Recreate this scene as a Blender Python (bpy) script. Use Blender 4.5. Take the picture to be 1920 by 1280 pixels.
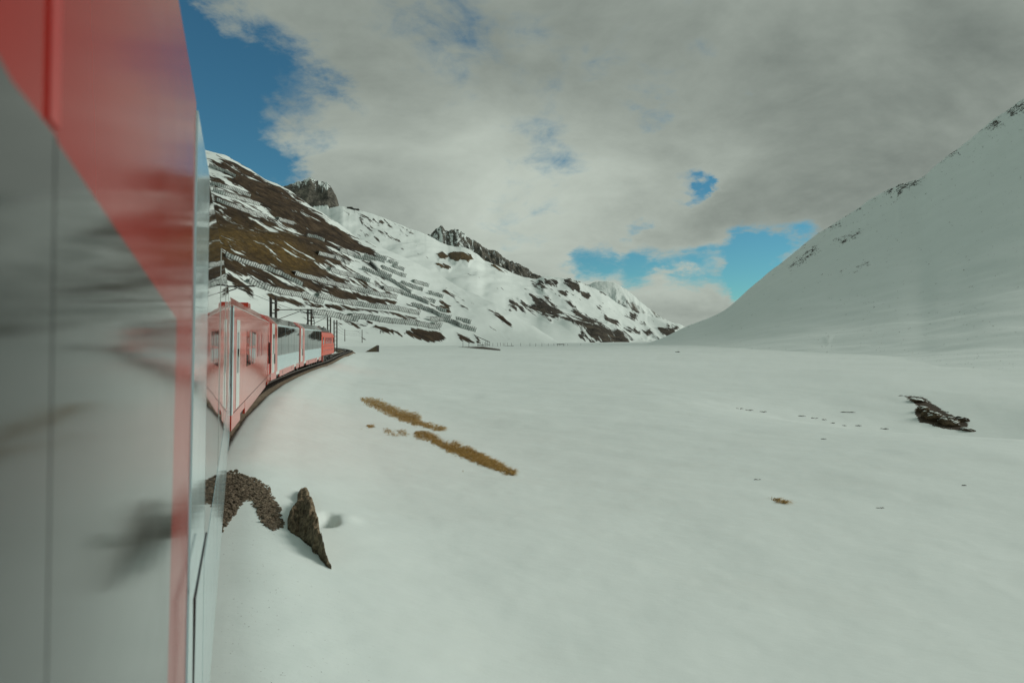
import bpy, math, random
import numpy as np
from mathutils import Vector, Matrix

for o in list(bpy.data.objects):
    bpy.data.objects.remove(o)
SC = bpy.context.scene
COL = SC.collection
random.seed(7)
RNG = np.random.default_rng(11)
R = math.radians

# ------------------------------------------------------------------ camera
F, HX, HY, CZ = 1280.0, 960.0, 634.0, 2.55       # focal length in photo pixels, horizon, eye height over the rail
cam = bpy.data.cameras.new('camera')
cam.lens, cam.sensor_width = 24.0, 36.0
cam.shift_y = -6.0 / 1920.0
cam.clip_start, cam.clip_end = 0.02, 30000
cam.dof.use_dof = True
cam.dof.focus_distance = 70.0
cam.dof.aperture_fstop = 3.6
cam_o = bpy.data.objects.new('camera', cam)
cam_o.location = (0, 0, CZ)
cam_o.rotation_euler = (R(90), 0, 0)
COL.objects.link(cam_o)
SC.camera = cam_o

# ------------------------------------------------------------------ sky and sun
SUN_AZ, SUN_EL = 82.0, 26.0                     # clockwise from the view direction
SUN_STRENGTH = 2.0
world = bpy.data.worlds.new('World')
SC.world = world
world.use_nodes = True


def build_world():
    nt = world.node_tree
    nt.nodes.clear()
    N, L = nt.nodes.new, nt.links.new

    def math_(op, a, b=None, c=None, clamp=False):
        n = N('ShaderNodeMath')
        n.operation = op
        n.use_clamp = clamp
        for i, v in enumerate((a, b, c)):
            if v is None:
                continue
            if isinstance(v, (int, float)):
                n.inputs[i].default_value = v
            else:
                L(v, n.inputs[i])
        return n.outputs[0]

    out = N('ShaderNodeOutputWorld')
    tc = N('ShaderNodeTexCoord')
    d = tc.outputs['Generated']
    sep = N('ShaderNodeSeparateXYZ')
    L(d, sep.inputs[0])
    zc = math_('ADD', math_('MAXIMUM', sep.outputs[2], 0.0), 0.34)
    comb = N('ShaderNodeCombineXYZ')
    L(math_('DIVIDE', sep.outputs[0], zc), comb.inputs[0])
    L(math_('DIVIDE', sep.outputs[1], zc), comb.inputs[1])

    def noise(vec, scale, detail, rough, off=(0, 0, 0), dist=0.0):
        m = N('ShaderNodeMapping')
        m.inputs['Location'].default_value = off
        L(vec, m.inputs[0])
        n = N('ShaderNodeTexNoise')
        n.inputs['Scale'].default_value = scale
        n.inputs['Detail'].default_value = detail
        n.inputs['Roughness'].default_value = rough
        n.inputs['Distortion'].default_value = dist
        L(m.outputs[0], n.inputs['Vector'])
        return n.outputs[0]

    # torn edges: the gaps are looked up in a direction shaken by turbulence
    wn = N('ShaderNodeTexNoise')
    wn.inputs['Scale'].default_value = 5.5
    wn.inputs['Detail'].default_value = 6
    wn.inputs['Roughness'].default_value = 0.62
    wm = N('ShaderNodeMapping')
    wm.inputs['Scale'].default_value = (2.2, 2.2, 4.4)
    L(d, wm.inputs[0])
    L(wm.outputs[0], wn.inputs['Vector'])
    ws = N('ShaderNodeVectorMath')
    ws.operation = 'MULTIPLY_ADD'
    L(wn.outputs['Color'], ws.inputs[0])
    ws.inputs[1].default_value = (0.15, 0.15, 0.085)
    ws.inputs[2].default_value = (-0.075, -0.075, -0.0425)
    wa = N('ShaderNodeVectorMath')
    wa.operation = 'ADD'
    L(d, wa.inputs[0])
    L(ws.outputs[0], wa.inputs[1])
    wz = N('ShaderNodeVectorMath')
    wz.operation = 'NORMALIZE'
    L(wa.outputs[0], wz.inputs[0])
    dw = wz.outputs[0]

    def blob(px, py, sig_deg, w):
        v = Vector(((px - HX) / F, 1.0, (HY - py) / F)).normalized()
        dt = N('ShaderNodeVectorMath')
        dt.operation = 'DOT_PRODUCT'
        L(dw, dt.inputs[0])
        dt.inputs[1].default_value = v
        k = 1.0 / R(sig_deg) ** 2
        e = math_('EXPONENT', math_('MULTIPLY', math_('SUBTRACT', dt.outputs['Value'], 1.0), k))
        return math_('MULTIPLY', e, w)

    n1 = noise(comb.outputs[0], 1.5, 8, 0.56, (3.1, 1.7, 0.4), 0.3)
    n2 = noise(comb.outputs[0], 4.2, 7, 0.6, (7.3, 2.2, 1.4), 0.4)
    cov = math_('ADD', math_('MULTIPLY', math_('SUBTRACT', n1, 0.5), 0.9), math_('MULTIPLY', math_('SUBTRACT', n2, 0.5), 1.15))
    n5 = noise(comb.outputs[0], 11.0, 6, 0.62, (2.3, 4.2, 0.7), 0.6)
    cov = math_('ADD', cov, math_('MULTIPLY', math_('SUBTRACT', n5, 0.5), 0.62))
    cov = math_('ADD', cov, 0.46)
    # gaps and banks of this particular sky
    for px, py, s, w in ((380, 140, 3.2, -0.55), (465, 285, 2.4, -0.55), (360, 20, 4.0, -0.35), (200, 200, 9.0, -0.70), (590, 165, 1.8, -0.34), (520, 110, 2.2, -0.30), (545, 300, 1.8, -0.30),
                         (1318, 342, 0.7, -0.52), (1300, 352, 0.8, -0.30), (1330, 352, 0.5, -0.2), (1296, 335, 0.4, 0.15), (1280, 368, 1.2, -0.35), (1035, 285, 1.7, -0.22), (850, 55, 2.6, -0.20), (1225, 225, 1.2, -0.26),
                         (1130, 490, 1.3, -0.45), (1185, 430, 0.8, -0.40), (1200, 505, 1.6, -0.62), (1290, 490, 1.7, -0.55), (1380, 500, 1.8, -0.70), (1470, 485, 2.0, -0.75), (1420, 460, 1.4, -0.4), (1390, 555, 1.2, -0.50), (1090, 490, 0.9, -0.35),
                         (1265, 512, 0.6, 0.34), (1340, 500, 0.8, 0.26), (1165, 463, 0.7, 0.34), (1205, 465, 0.7, 0.26),
                         (480, 205, 1.4, 0.34), (450, 5, 2.6, 0.5), (420, 60, 1.3, 0.25), (560, 60, 3.0, 0.2), (560, 235, 1.5, 0.2), (760, 300, 8.0, 0.18), (1650, 250, 9.0, 0.40), (1330, 410, 1.8, 0.40), (1220, 390, 2.0, 0.25), (1150, 585, 2.4, 0.35), (1310, 590, 1.2, 0.45)):
        cov = math_('ADD', cov, blob(px, py, s, w))
    cr = N('ShaderNodeMapRange')
    cr.interpolation_type = 'SMOOTHSTEP'
    cr.inputs['From Min'].default_value = -0.10
    cr.inputs['From Max'].default_value = 0.46
    L(cov, cr.inputs['Value'])

    # cloud tone: thick bases are greyer, thin edges and the low band toward the open end of the valley brighter
    n3 = noise(comb.outputs[0], 2.0, 7, 0.56, (1.2, 5.0, 3.0), 0.4)
    tone = math_('ADD', math_('MULTIPLY', math_('SUBTRACT', n3, 0.5), 0.95), 0.36)
    tone = math_('SUBTRACT', tone, math_('MULTIPLY', math_('SUBTRACT', cov, 0.4), 0.22))
    low = math_('SUBTRACT', 1.0, math_('MULTIPLY', math_('MAXIMUM', sep.outputs[2], 0.0), 2.3), clamp=True)
    tone = math_('ADD', tone, math_('MULTIPLY', math_('POWER', low, 2.0), 0.26))
    for px, py, s, w in ((1000, 430, 8.0, 0.34), (700, 240, 6.0, 0.16), (1290, 560, 2.0, 0.14)):
        tone = math_('ADD', tone, blob(px, py, s, w))
    cmix = N('ShaderNodeMix')
    cmix.data_type = 'RGBA'
    cmix.clamp_factor = True
    L(tone, cmix.inputs[0])
    cmix.inputs[6].default_value = (0.118, 0.142, 0.130, 1)
    cmix.inputs[7].default_value = (0.61, 0.68, 0.60, 1)

    sky = N('ShaderNodeTexSky')
    sky.sky_type = 'NISHITA'
    sky.sun_disc = False
    sky.sun_elevation = R(SUN_EL)
    sky.sun_rotation = R(SUN_AZ)
    sky.altitude = 1500
    sky.air_density = 1.0
    sky.dust_density = 0.3
    sky.ozone_density = 1.0
    sb = N('ShaderNodeBackground')
    tint = N('ShaderNodeMix')                      # thin high veil: the photographed blue leans to teal
    tint.data_type = 'RGBA'
    tint.blend_type = 'MULTIPLY'
    tint.inputs[0].default_value = 1.0
    L(sky.outputs[0], tint.inputs[6])
    tint.inputs[7].default_value = (0.44, 0.96, 1.0, 1)
    L(tint.outputs[2], sb.inputs[0])
    sb.inputs[1].default_value = 0.08
    cb = N('ShaderNodeBackground')
    L(cmix.outputs[2], cb.inputs[0])
    cb.inputs[1].default_value = 1.0
    mx = N('ShaderNodeMixShader')
    L(cr.outputs[0], mx.inputs[0])
    L(sb.outputs[0], mx.inputs[1])
    L(cb.outputs[0], mx.inputs[2])
    L(mx.outputs[0], out.inputs[0])


build_world()
sun = bpy.data.lights.new('sun', 'SUN')
sun.energy = SUN_STRENGTH
sun.angle = R(24.0)
sun.color = (1.0, 0.965, 0.90)
sun_o = bpy.data.objects.new('sun', sun)
sd = Vector((math.sin(R(SUN_AZ)) * math.cos(R(SUN_EL)), math.cos(R(SUN_AZ)) * math.cos(R(SUN_EL)), math.sin(R(SUN_EL))))
sun_o.rotation_euler = sd.to_track_quat('Z', 'Y').to_euler()
sun_o.location = sd * 100
COL.objects.link(sun_o)
SC.view_settings.view_transform = 'Standard'
SC.view_settings.look = 'None'
SC.view_settings.exposure = -0.15
SC.view_settings.gamma = 1.0
SC.view_settings.use_curve_mapping = False
SC.cycles.max_bounces = 5
SC.cycles.use_adaptive_sampling = True
SC.cycles.adaptive_threshold = 0.02
SC.cycles.use_denoising = True


# ------------------------------------------------------------------ helpers
def tag(o, label=None, cat=None, group=None, kind=None):
    if label:
        o['label'] = label
    if cat:
        o['category'] = cat
    if group:
        o['group'] = group
    if kind:
        o['kind'] = kind
    return o


def link_mesh(name, me, mat, parent=None):
    o = bpy.data.objects.new(name, me)
    COL.objects.link(o)
    if mat is not None and not me.materials:
        me.materials.append(mat)
    if parent is not None:
        o.parent = parent
    return o


def empty(name, loc=(0, 0, 0), rz=0.0):
    o = bpy.data.objects.new(name, None)
    o.empty_display_size = 0.3
    o.location = loc
    o.rotation_euler = (0, 0, rz)
    COL.objects.link(o)
    return o


class MB:
    """collects vertices and faces of one mesh object"""

    def __init__(self):
        self.v, self.f = [], []

    def add(self, vs, fs):
        b = len(self.v)
        self.v += [tuple(p) for p in vs]
        self.f += [tuple(i + b for i in f) for f in fs]
        return self

    def box(self, x0, x1, y0, y1, z0, z1):
        return self.add([(x0, y0, z0), (x1, y0, z0), (x1, y1, z0), (x0, y1, z0), (x0, y0, z1), (x1, y0, z1), (x1, y1, z1), (x0, y1, z1)],
                        [(0, 3, 2, 1), (4, 5, 6, 7), (0, 1, 5, 4), (1, 2, 6, 5), (2, 3, 7, 6), (3, 0, 4, 7)])

    def bar(self, a, b, w, h=None):
        """square bar from a to b"""
        a, b = Vector(a), Vector(b)
        h = h or w
        d = (b - a)
        if d.length < 1e-6:
            return self
        d.normalize()
        up = Vector((0, 0, 1)) if abs(d.z) < 0.95 else Vector((1, 0, 0))
        s = d.cross(up).normalized() * (w / 2)
        u = s.cross(d).normalized() * (h / 2)
        p = [a - s - u, a + s - u, a + s + u, a - s + u, b - s - u, b + s - u, b + s + u, b - s + u]
        return self.add(p, [(0, 1, 2, 3), (7, 6, 5, 4), (0, 4, 5, 1), (1, 5, 6, 2), (2, 6, 7, 3), (3, 7, 4, 0)])

    def tube(self, pts, r, n=6):
        pts = [Vector(p) for p in pts]
        rr = r if isinstance(r, (list, tuple)) else [r] * len(pts)
        vs, fs = [], []
        for i, p in enumerate(pts):
            d = (pts[min(i + 1, len(pts) - 1)] - pts[max(i - 1, 0)]).normalized()
            up = Vector((0, 0, 1)) if abs(d.z) < 0.95 else Vector((1, 0, 0))
            s = d.cross(up).normalized()
            u = s.cross(d).normalized()
            for k in range(n):
                a = 2 * math.pi * k / n
                vs.append(p + (s * math.cos(a) + u * math.sin(a)) * rr[i])
        for i in range(len(pts) - 1):
            for k in range(n):
                fs.append((i * n + k, i * n + (k + 1) % n, (i + 1) * n + (k + 1) % n, (i + 1) * n + k))
        fs.append(tuple(range(n - 1, -1, -1)))
        fs.append(tuple((len(pts) - 1) * n + k for k in range(n)))
        return self.add(vs, fs)

    def build(self, name, mat, parent=None, smooth=False, bevel=0.0):
        me = bpy.data.meshes.new(name)
        me.from_pydata(self.v, [], self.f)
        me.update()
        if smooth:
            me.shade_smooth()
        o = link_mesh(name, me, mat, parent)
        if bevel:
            m = o.modifiers.new('bevel', 'BEVEL')
            m.width = bevel
            m.segments = 2
            m.limit_method = 'ANGLE'
        return o


def hash2(ix, iy, seed):
    h = (ix.astype(np.int64) * 374761393 + iy.astype(np.int64) * 668265263 + seed * 1442695041) & 0xFFFFFFFF
    h = ((h ^ (h >> 13)) * 1274126177) & 0xFFFFFFFF
    return ((h ^ (h >> 16)) & 0xFFFF) / 65535.0


def vnoise(x, y, seed=0):
    ix, iy = np.floor(x), np.floor(y)
    fx, fy = x - ix, y - iy
    ix, iy = ix.astype(np.int64), iy.astype(np.int64)
    sx = fx * fx * fx * (fx * (fx * 6 - 15) + 10)
    sy = fy * fy * fy * (fy * (fy * 6 - 15) + 10)
    a, b = hash2(ix, iy, seed), hash2(ix + 1, iy, seed)
    c, d = hash2(ix, iy + 1, seed), hash2(ix + 1, iy + 1, seed)
    return (a + (b - a) * sx) * (1 - sy) + (c + (d - c) * sx) * sy


def fbm(x, y, seed=0, octs=5, gain=0.5):
    s, a, t = 0.0, 1.0, 0.0
    for i in range(octs):
        s = s + a * (vnoise(x + i * 17.3, y - i * 9.1, seed + i) - 0.5)
        t += a
        a *= gain
        x, y = x * 2.03, y * 2.03
    return s / t * 2


def ridged(x, y, seed=0, octs=5, gain=0.55):
    s, a, t = 0.0, 1.0, 0.0
    for i in range(octs):
        s = s + a * (1 - np.abs(2 * vnoise(x + i * 31.7, y + i * 12.9, seed + i) - 1))
        t += a
        a *= gain
        x, y = x * 2.1, y * 2.1
    return s / t


def interp(xs, pts, smooth=0):
    """monotone cubic through the points"""
    p = np.array(pts, float)
    x, y = p[:, 0], p[:, 1]
    xs = np.clip(np.asarray(xs, float), x[0], x[-1])
    if len(x) < 3:
        return np.interp(xs, x, y)
    h = np.diff(x)
    dl = np.diff(y) / h
    m = np.zeros(len(x))
    m[0], m[-1] = dl[0], dl[-1]
    w1, w2 = 2 * h[1:] + h[:-1], h[1:] + 2 * h[:-1]
    same = dl[:-1] * dl[1:] > 0
    with np.errstate(divide='ignore', invalid='ignore'):
        m[1:-1] = np.where(same, (w1 + w2) / (w1 / dl[:-1] + w2 / dl[1:]), 0)
    k = np.clip(np.searchsorted(x, xs, side='right') - 1, 0, len(x) - 2)
    t = (xs - x[k]) / h[k]
    return (2 * t ** 3 - 3 * t ** 2 + 1) * y[k] + (t ** 3 - 2 * t ** 2 + t) * h[k] * m[k] + (-2 * t ** 3 + 3 * t ** 2) * y[k + 1] + (t ** 3 - t ** 2) * h[k] * m[k + 1]


def poly_field(px, py, pts, soft):
    """1 inside a polygon, 0 outside, over a soft edge"""
    pts = np.asarray(pts, float)
    if abs(pts[0] - pts[-1]).sum() > 0:
        pts = np.vstack([pts, pts[:1]])
    sh = px.shape
    x, y = px.ravel(), py.ravel()
    lo, hi = pts.min(0) - soft * 2, pts.max(0) + soft * 2
    sel = np.nonzero((x > lo[0]) & (x < hi[0]) & (y > lo[1]) & (y < hi[1]))[0]
    res = np.zeros(x.size)
    if sel.size:
        xs, ys = x[sel], y[sel]
        dmin = np.full(sel.size, 1e9)
        ins = np.zeros(sel.size, bool)
        for (x0, y0), (x1, y1) in zip(pts[:-1], pts[1:]):
            ex, ey = x1 - x0, y1 - y0
            t = np.clip(((xs - x0) * ex + (ys - y0) * ey) / (ex * ex + ey * ey + 1e-9), 0, 1)
            dmin = np.minimum(dmin, np.hypot(xs - x0 - t * ex, ys - y0 - t * ey))
            c = ((y0 > ys) != (y1 > ys)) & (xs < (x1 - x0) * (ys - y0) / (y1 - y0 + 1e-12) + x0)
            ins ^= c
        sdv = np.where(ins, -dmin, dmin)
        res[sel] = np.clip(0.5 - sdv / (2 * soft), 0, 1)
    return res.reshape(sh)


# ------------------------------------------------------------------ materials
MATS = {}


def new_mat(name):
    m = bpy.data.materials.new(name)
    m.use_nodes = True
    nt = m.node_tree
    b = nt.nodes['Principled BSDF']
    MATS[name] = m
    return m, nt, b


def node(nt, t, **kw):
    n = nt.nodes.new(t)
    for k, v in kw.items():
        if k in n.inputs:
            n.inputs[k].default_value = v
        else:
            setattr(n, k, v)
    return n


def noise_node(nt, vec, scale, detail=5, rough=0.55, mscale=None, dist=0.0):
    if mscale is not None:
        mp = node(nt, 'ShaderNodeMapping')
        mp.inputs['Scale'].default_value = mscale
        nt.links.new(vec, mp.inputs[0])
        vec = mp.outputs[0]
    n = node(nt, 'ShaderNodeTexNoise')
    n.inputs['Scale'].default_value = scale
    n.inputs['Detail'].default_value = detail
    n.inputs['Roughness'].default_value = rough
    n.inputs['Distortion'].default_value = dist
    nt.links.new(vec, n.inputs['Vector'])
    return n.outputs[0]


def mth(nt, op, a, b=None, clamp=False):
    n = node(nt, 'ShaderNodeMath', operation=op, use_clamp=clamp)
    for i, v in enumerate((a, b)):
        if v is None:
            continue
        if isinstance(v, (int, float)):
            n.inputs[i].default_value = v
        else:
            nt.links.new(v, n.inputs[i])
    return n.outputs[0]


def ramp(nt, fac, stops):
    r = node(nt, 'ShaderNodeValToRGB')
    e = r.color_ramp.elements
    while len(e) < len(stops):
        e.new(0.5)
    for i, (p, c) in enumerate(stops):
        e[i].position = p
        e[i].color = (*c, 1)
    nt.links.new(fac, r.inputs[0])
    return r.outputs[0]


def mixc(nt, fac, a, b):
    m = node(nt, 'ShaderNodeMix', data_type='RGBA', clamp_factor=True)
    for s, v in ((0, fac), (6, a), (7, b)):
        if isinstance(v, (int, float)):
            m.inputs[s].default_value = v
        elif isinstance(v, tuple):
            m.inputs[s].default_value = (*v, 1)
        else:
            nt.links.new(v, m.inputs[s])
    return m.outputs[2]


def bump(nt, h, strength, dist):
    n = node(nt, 'ShaderNodeBump')
    n.inputs['Strength'].default_value = strength
    n.inputs['Distance'].default_value = dist
    nt.links.new(h, n.inputs['Height'])
    return n.outputs[0]


SNOW_A, SNOW_B = (0.77, 0.85, 0.812), (0.74, 0.82, 0.78)


def snow_colour(nt, pos):
    n = noise_node(nt, pos, 0.05, 4, 0.6)
    return mixc(nt, ramp(nt, n, [(0.35, (0, 0, 0)), (0.7, (1, 1, 1))]), SNOW_A, SNOW_B)


def terrain_mat(name, rock_stops, streak=(1, 1, 1), amp=1.2, fine=0.5, grass=None, rock_scale=0.12, sharp=0.06, bump_d=1.0):
    m, nt, b = new_mat(name)
    geo = node(nt, 'ShaderNodeNewGeometry')
    pos = geo.outputs['Position']
    at = node(nt, 'ShaderNodeAttribute', attribute_name='rock')
    sf = node(nt, 'ShaderNodeAttribute', attribute_name='surf')
    n1 = noise_node(nt, sf.outputs['Vector'], 1.0, 5, 0.62, streak, 0.4)
    n2 = noise_node(nt, sf.outputs['Vector'], 3.3, 4, 0.65, streak)
    mk = mth(nt, 'ADD', at.outputs['Fac'], mth(nt, 'MULTIPLY', mth(nt, 'SUBTRACT', n1, 0.5), amp * 2))
    mk = mth(nt, 'ADD', mk, mth(nt, 'MULTIPLY', mth(nt, 'SUBTRACT', n2, 0.5), fine))
    mr = node(nt, 'ShaderNodeMapRange', interpolation_type='SMOOTHSTEP')
    mr.inputs['From Min'].default_value = 0.5 - sharp
    mr.inputs['From Max'].default_value = 0.5 + sharp
    nt.links.new(mk, mr.inputs['Value'])
    rc = ramp(nt, noise_node(nt, pos, rock_scale, 6, 0.68), rock_stops)
    if grass:
        ga = node(nt, 'ShaderNodeAttribute', attribute_name='grass')
        gf = mth(nt, 'ADD', ga.outputs['Fac'], mth(nt, 'MULTIPLY', mth(nt, 'SUBTRACT', noise_node(nt, sf.outputs['Vector'], 3.0, 6, 0.65), 0.5), 1.6), clamp=True)
        gc = ramp(nt, noise_node(nt, pos, rock_scale * 3, 5, 0.7), grass)
        rc = mixc(nt, gf, rc, gc)
    colr = mixc(nt, mr.outputs[0], snow_colour(nt, pos), rc)
    nt.links.new(colr, b.inputs['Base Color'])
    b.inputs['Roughness'].default_value = 0.85
    b.inputs['Specular IOR Level'].default_value = 0.15
    h = mth(nt, 'ADD', mth(nt, 'MULTIPLY', mr.outputs[0], -0.25), mth(nt, 'MULTIPLY', noise_node(nt, pos, rock_scale * 2, 5, 0.65), mth(nt, 'ADD', mth(nt, 'MULTIPLY', mr.outputs[0], 2.2), 0.12)))
    nt.links.new(bump(nt, h, 0.9, bump_d), b.inputs['Normal'])
    return m


BROWN = [(0.30, (0.012, 0.009, 0.006)), (0.45, (0.038, 0.026, 0.016)), (0.58, (0.075, 0.052, 0.03)), (0.72, (0.125, 0.092, 0.06))]
OCHRE = [(0.30, (0.03, 0.02, 0.007)), (0.5, (0.12, 0.077, 0.021)), (0.7, (0.23, 0.15, 0.042))]
GREY = [(0.30, (0.04, 0.04, 0.035)), (0.5, (0.12, 0.115, 0.095)), (0.7, (0.24, 0.225, 0.18))]
EARTH = [(0.30, (0.018, 0.013, 0.009)), (0.5, (0.06, 0.045, 0.03)), (0.7, (0.14, 0.11, 0.07))]

M_FLANK = terrain_mat('flank_snow_and_earth', BROWN, (1.3, 11.0, 1), 0.95, 1.0, grass=OCHRE, rock_scale=0.10)
M_MOUNT = terrain_mat('mountain_snow_and_rock', [(0.30, (0.02, 0.017, 0.013)), (0.5, (0.06, 0.052, 0.04)), (0.7, (0.15, 0.125, 0.09))], (2.0, 8.5, 1), 0.95, 1.1, grass=OCHRE, rock_scale=0.06, bump_d=2.0)
M_CRAG = terrain_mat('crag_snow_and_rock', GREY, (16.0, 6.0, 1), 1.0, 1.3, rock_scale=0.05, sharp=0.10, bump_d=4.0)
M_PEAK = terrain_mat('peak_snow', GREY, (6.0, 2.0, 1), 0.6, 0.6, rock_scale=0.03, sharp=0.12, bump_d=4.0)
M_SIDE = terrain_mat('valley_side_snow', [(0.3, (0.03, 0.028, 0.024)), (0.6, (0.10, 0.09, 0.075)), (0.75, (0.16, 0.145, 0.12))], (9.0, 26.0, 1), 0.8, 1.7, rock_scale=0.2, bump_d=0.6)


def ground_mat():
    m, nt, b = new_mat('field_snow')
    geo = node(nt, 'ShaderNodeNewGeometry')
    pos = geo.outputs['Position']
    at = node(nt, 'ShaderNodeAttribute', attribute_name='rock')
    n2 = noise_node(nt, pos, 2.6, 8, 0.66)
    n3 = noise_node(nt, pos, 16.0, 4, 0.6)
    mk = mth(nt, 'ADD', at.outputs['Fac'], mth(nt, 'MULTIPLY', mth(nt, 'SUBTRACT', n2, 0.5), 1.0))
    mk = mth(nt, 'ADD', mk, mth(nt, 'MULTIPLY', mth(nt, 'SUBTRACT', n3, 0.5), 0.35))
    mr = node(nt, 'ShaderNodeMapRange', interpolation_type='SMOOTHSTEP')
    mr.inputs['From Min'].default_value = 0.46
    mr.inputs['From Max'].default_value = 0.56
    nt.links.new(mk, mr.inputs['Value'])
    soil = ramp(nt, noise_node(nt, pos, 5.0, 8, 0.7), EARTH)
    # old settled snow: faint dirt, wind crust and grit
    dirt = ramp(nt, noise_node(nt, pos, 0.22, 7, 0.62, (1, 2.2, 1)), [(0.50, (0, 0, 0)), (0.82, (1, 1, 1))])
    sc = mixc(nt, mth(nt, 'MULTIPLY', dirt, 0.22), snow_colour(nt, pos), (0.64, 0.67, 0.61))
    grit = ramp(nt, noise_node(nt, pos, 30.0, 2, 0.5), [(0.70, (0, 0, 0)), (0.78, (1, 1, 1))])
    ga = node(nt, 'ShaderNodeAttribute', attribute_name='grit')
    sc = mixc(nt, mth(nt, 'MULTIPLY', grit, ga.outputs['Fac']), sc, (0.10, 0.085, 0.065))
    nt.links.new(mixc(nt, mr.outputs[0], sc, soil), b.inputs['Base Color'])
    b.inputs['Roughness'].default_value = 0.7
    b.inputs['Specular IOR Level'].default_value = 0.2
    h = mth(nt, 'ADD', mth(nt, 'MULTIPLY', noise_node(nt, pos, 0.6, 7, 0.55, (1, 2.0, 1)), 0.5), mth(nt, 'MULTIPLY', noise_node(nt, pos, 7.0, 6, 0.6), mth(nt, 'ADD', mth(nt, 'MULTIPLY', mr.outputs[0], 0.6), 0.05)))
    nt.links.new(bump(nt, h, 0.22, 0.25), b.inputs['Normal'])
    return m


M_GROUND = ground_mat()


def paint(name, colr, rough=0.06, wave=0.02, dirt=0.2, spec=0.5, coat=0.0, wscale=(0.5, 0.5, 3.0), dirtcol=(0.16, 0.15, 0.13)):
    """glossy coachwork: colour, road film, gently rippled sheet metal"""
    m, nt, b = new_mat(name)
    tcn = node(nt, 'ShaderNodeTexCoord')
    pos = tcn.outputs['Object']
    n = noise_node(nt, pos, 1.2, 8, 0.65, (0.5, 1.0, 1.6))
    f = mth(nt, 'MULTIPLY', ramp(nt, n, [(0.42, (0, 0, 0)), (0.75, (1, 1, 1))]), dirt)
    nt.links.new(mixc(nt, f, tuple(colr), tuple(dirtcol)), b.inputs['Base Color'])
    rr = mth(nt, 'ADD', mth(nt, 'MULTIPLY', noise_node(nt, pos, 3.0, 5, 0.6), rough * 1.2), rough * 0.4)
    nt.links.new(rr, b.inputs['Roughness'])
    b.inputs['Specular IOR Level'].default_value = spec
    b.inputs['Coat Weight'].default_value = coat
    b.inputs['Coat Roughness'].default_value = 0.03
    if wave:
        nt.links.new(bump(nt, noise_node(nt, pos, 1.0, 3, 0.5, wscale), wave, 0.05), b.inputs['Normal'])
    return m


RED = paint('red_paint', (0.54, 0.050, 0.022), 0.09, 0.03, 0.22, spec=0.22)
LOCORED = paint('locomotive_red_paint', (0.58, 0.065, 0.025), 0.35, 0.01, 0.15, spec=0.25)
POSTRED = paint('red_post_paint', (0.38, 0.012, 0.006), 0.3, 0.0, 0.1, spec=0.2)
REDDEEP = paint('deep_red_paint', (0.62, 0.025, 0.012), 0.35, 0.0, 0.05, spec=0.25)
REDDARK = paint('red_livery_paint', (0.27, 0.014, 0.009), 0.13, 0.05, 0.05, spec=0.035)
PALE = paint('pale_blue_paint', (0.42, 0.58, 0.60), 0.08, 0.02, 0.12, dirtcol=(0.30, 0.33, 0.32))
WHITE = paint('off_white_paint', (0.62, 0.66, 0.62), 0.14, 0.01, 0.2)
PANELGREY = paint('darkened_grey_panel', (0.026, 0.030, 0.028), 0.11, 0.06, 0.3, spec=0.3, dirtcol=(0.055, 0.06, 0.055))  # pale panel given a dark base that stands in for lens vignetting
GLASS = paint('tinted_window_glass', (0.012, 0.022, 0.024), 0.02, 0.02, 0.08, spec=0.6, dirtcol=(0.07, 0.08, 0.08))
ROOFGLASS = paint('roof_glazing', (0.035, 0.040, 0.036), 0.06, 0.05, 0.5, dirtcol=(0.13, 0.12, 0.09))
BLACK = paint('black_rubber', (0.012, 0.012, 0.012), 0.45, 0.0, 0.3, dirtcol=(0.05, 0.045, 0.04))
UNDER = paint('grimy_underframe_steel', (0.03, 0.028, 0.026), 0.5, 0.0, 0.6, dirtcol=(0.07, 0.055, 0.04))
ROOFGREY = paint('dark_roof_equipment', (0.05, 0.055, 0.05), 0.4, 0.0, 0.5, dirtcol=(0.11, 0.10, 0.08))
STEEL = paint('weathered_mast_steel', (0.055, 0.048, 0.042), 0.6, 0.0, 0.6, dirtcol=(0.10, 0.065, 0.04))
WIRE = paint('dark_wire', (0.02, 0.022, 0.022), 0.5, 0.0, 0.0)
RAILM = paint('rusty_rail_steel', (0.06, 0.04, 0.028), 0.4, 0.0, 0.5, dirtcol=(0.10, 0.06, 0.035))
WOOD = paint('weathered_timber', (0.16, 0.125, 0.08), 0.8, 0.0, 0.6, dirtcol=(0.07, 0.055, 0.04))
DARKWOOD = paint('dark_timber', (0.035, 0.028, 0.022), 0.8, 0.0, 0.6, dirtcol=(0.06, 0.05, 0.04))
INSUL = paint('brown_insulator', (0.10, 0.04, 0.025), 0.2, 0.0, 0.0)
LAMP = paint('lamp_glass', (0.7, 0.68, 0.55), 0.1, 0.0, 0.0)


def simple_stone(name, stops, scale):
    m, nt, b = new_mat(name)
    tcn = node(nt, 'ShaderNodeNewGeometry')
    pos = tcn.outputs['Position']
    nt.links.new(ramp(nt, noise_node(nt, pos, scale, 8, 0.7), stops), b.inputs['Base Color'])
    b.inputs['Roughness'].default_value = 0.9
    b.inputs['Specular IOR Level'].default_value = 0.2
    nt.links.new(bump(nt, noise_node(nt, pos, scale * 2, 8, 0.7), 0.8, 0.06), b.inputs['Normal'])
    return m


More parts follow.
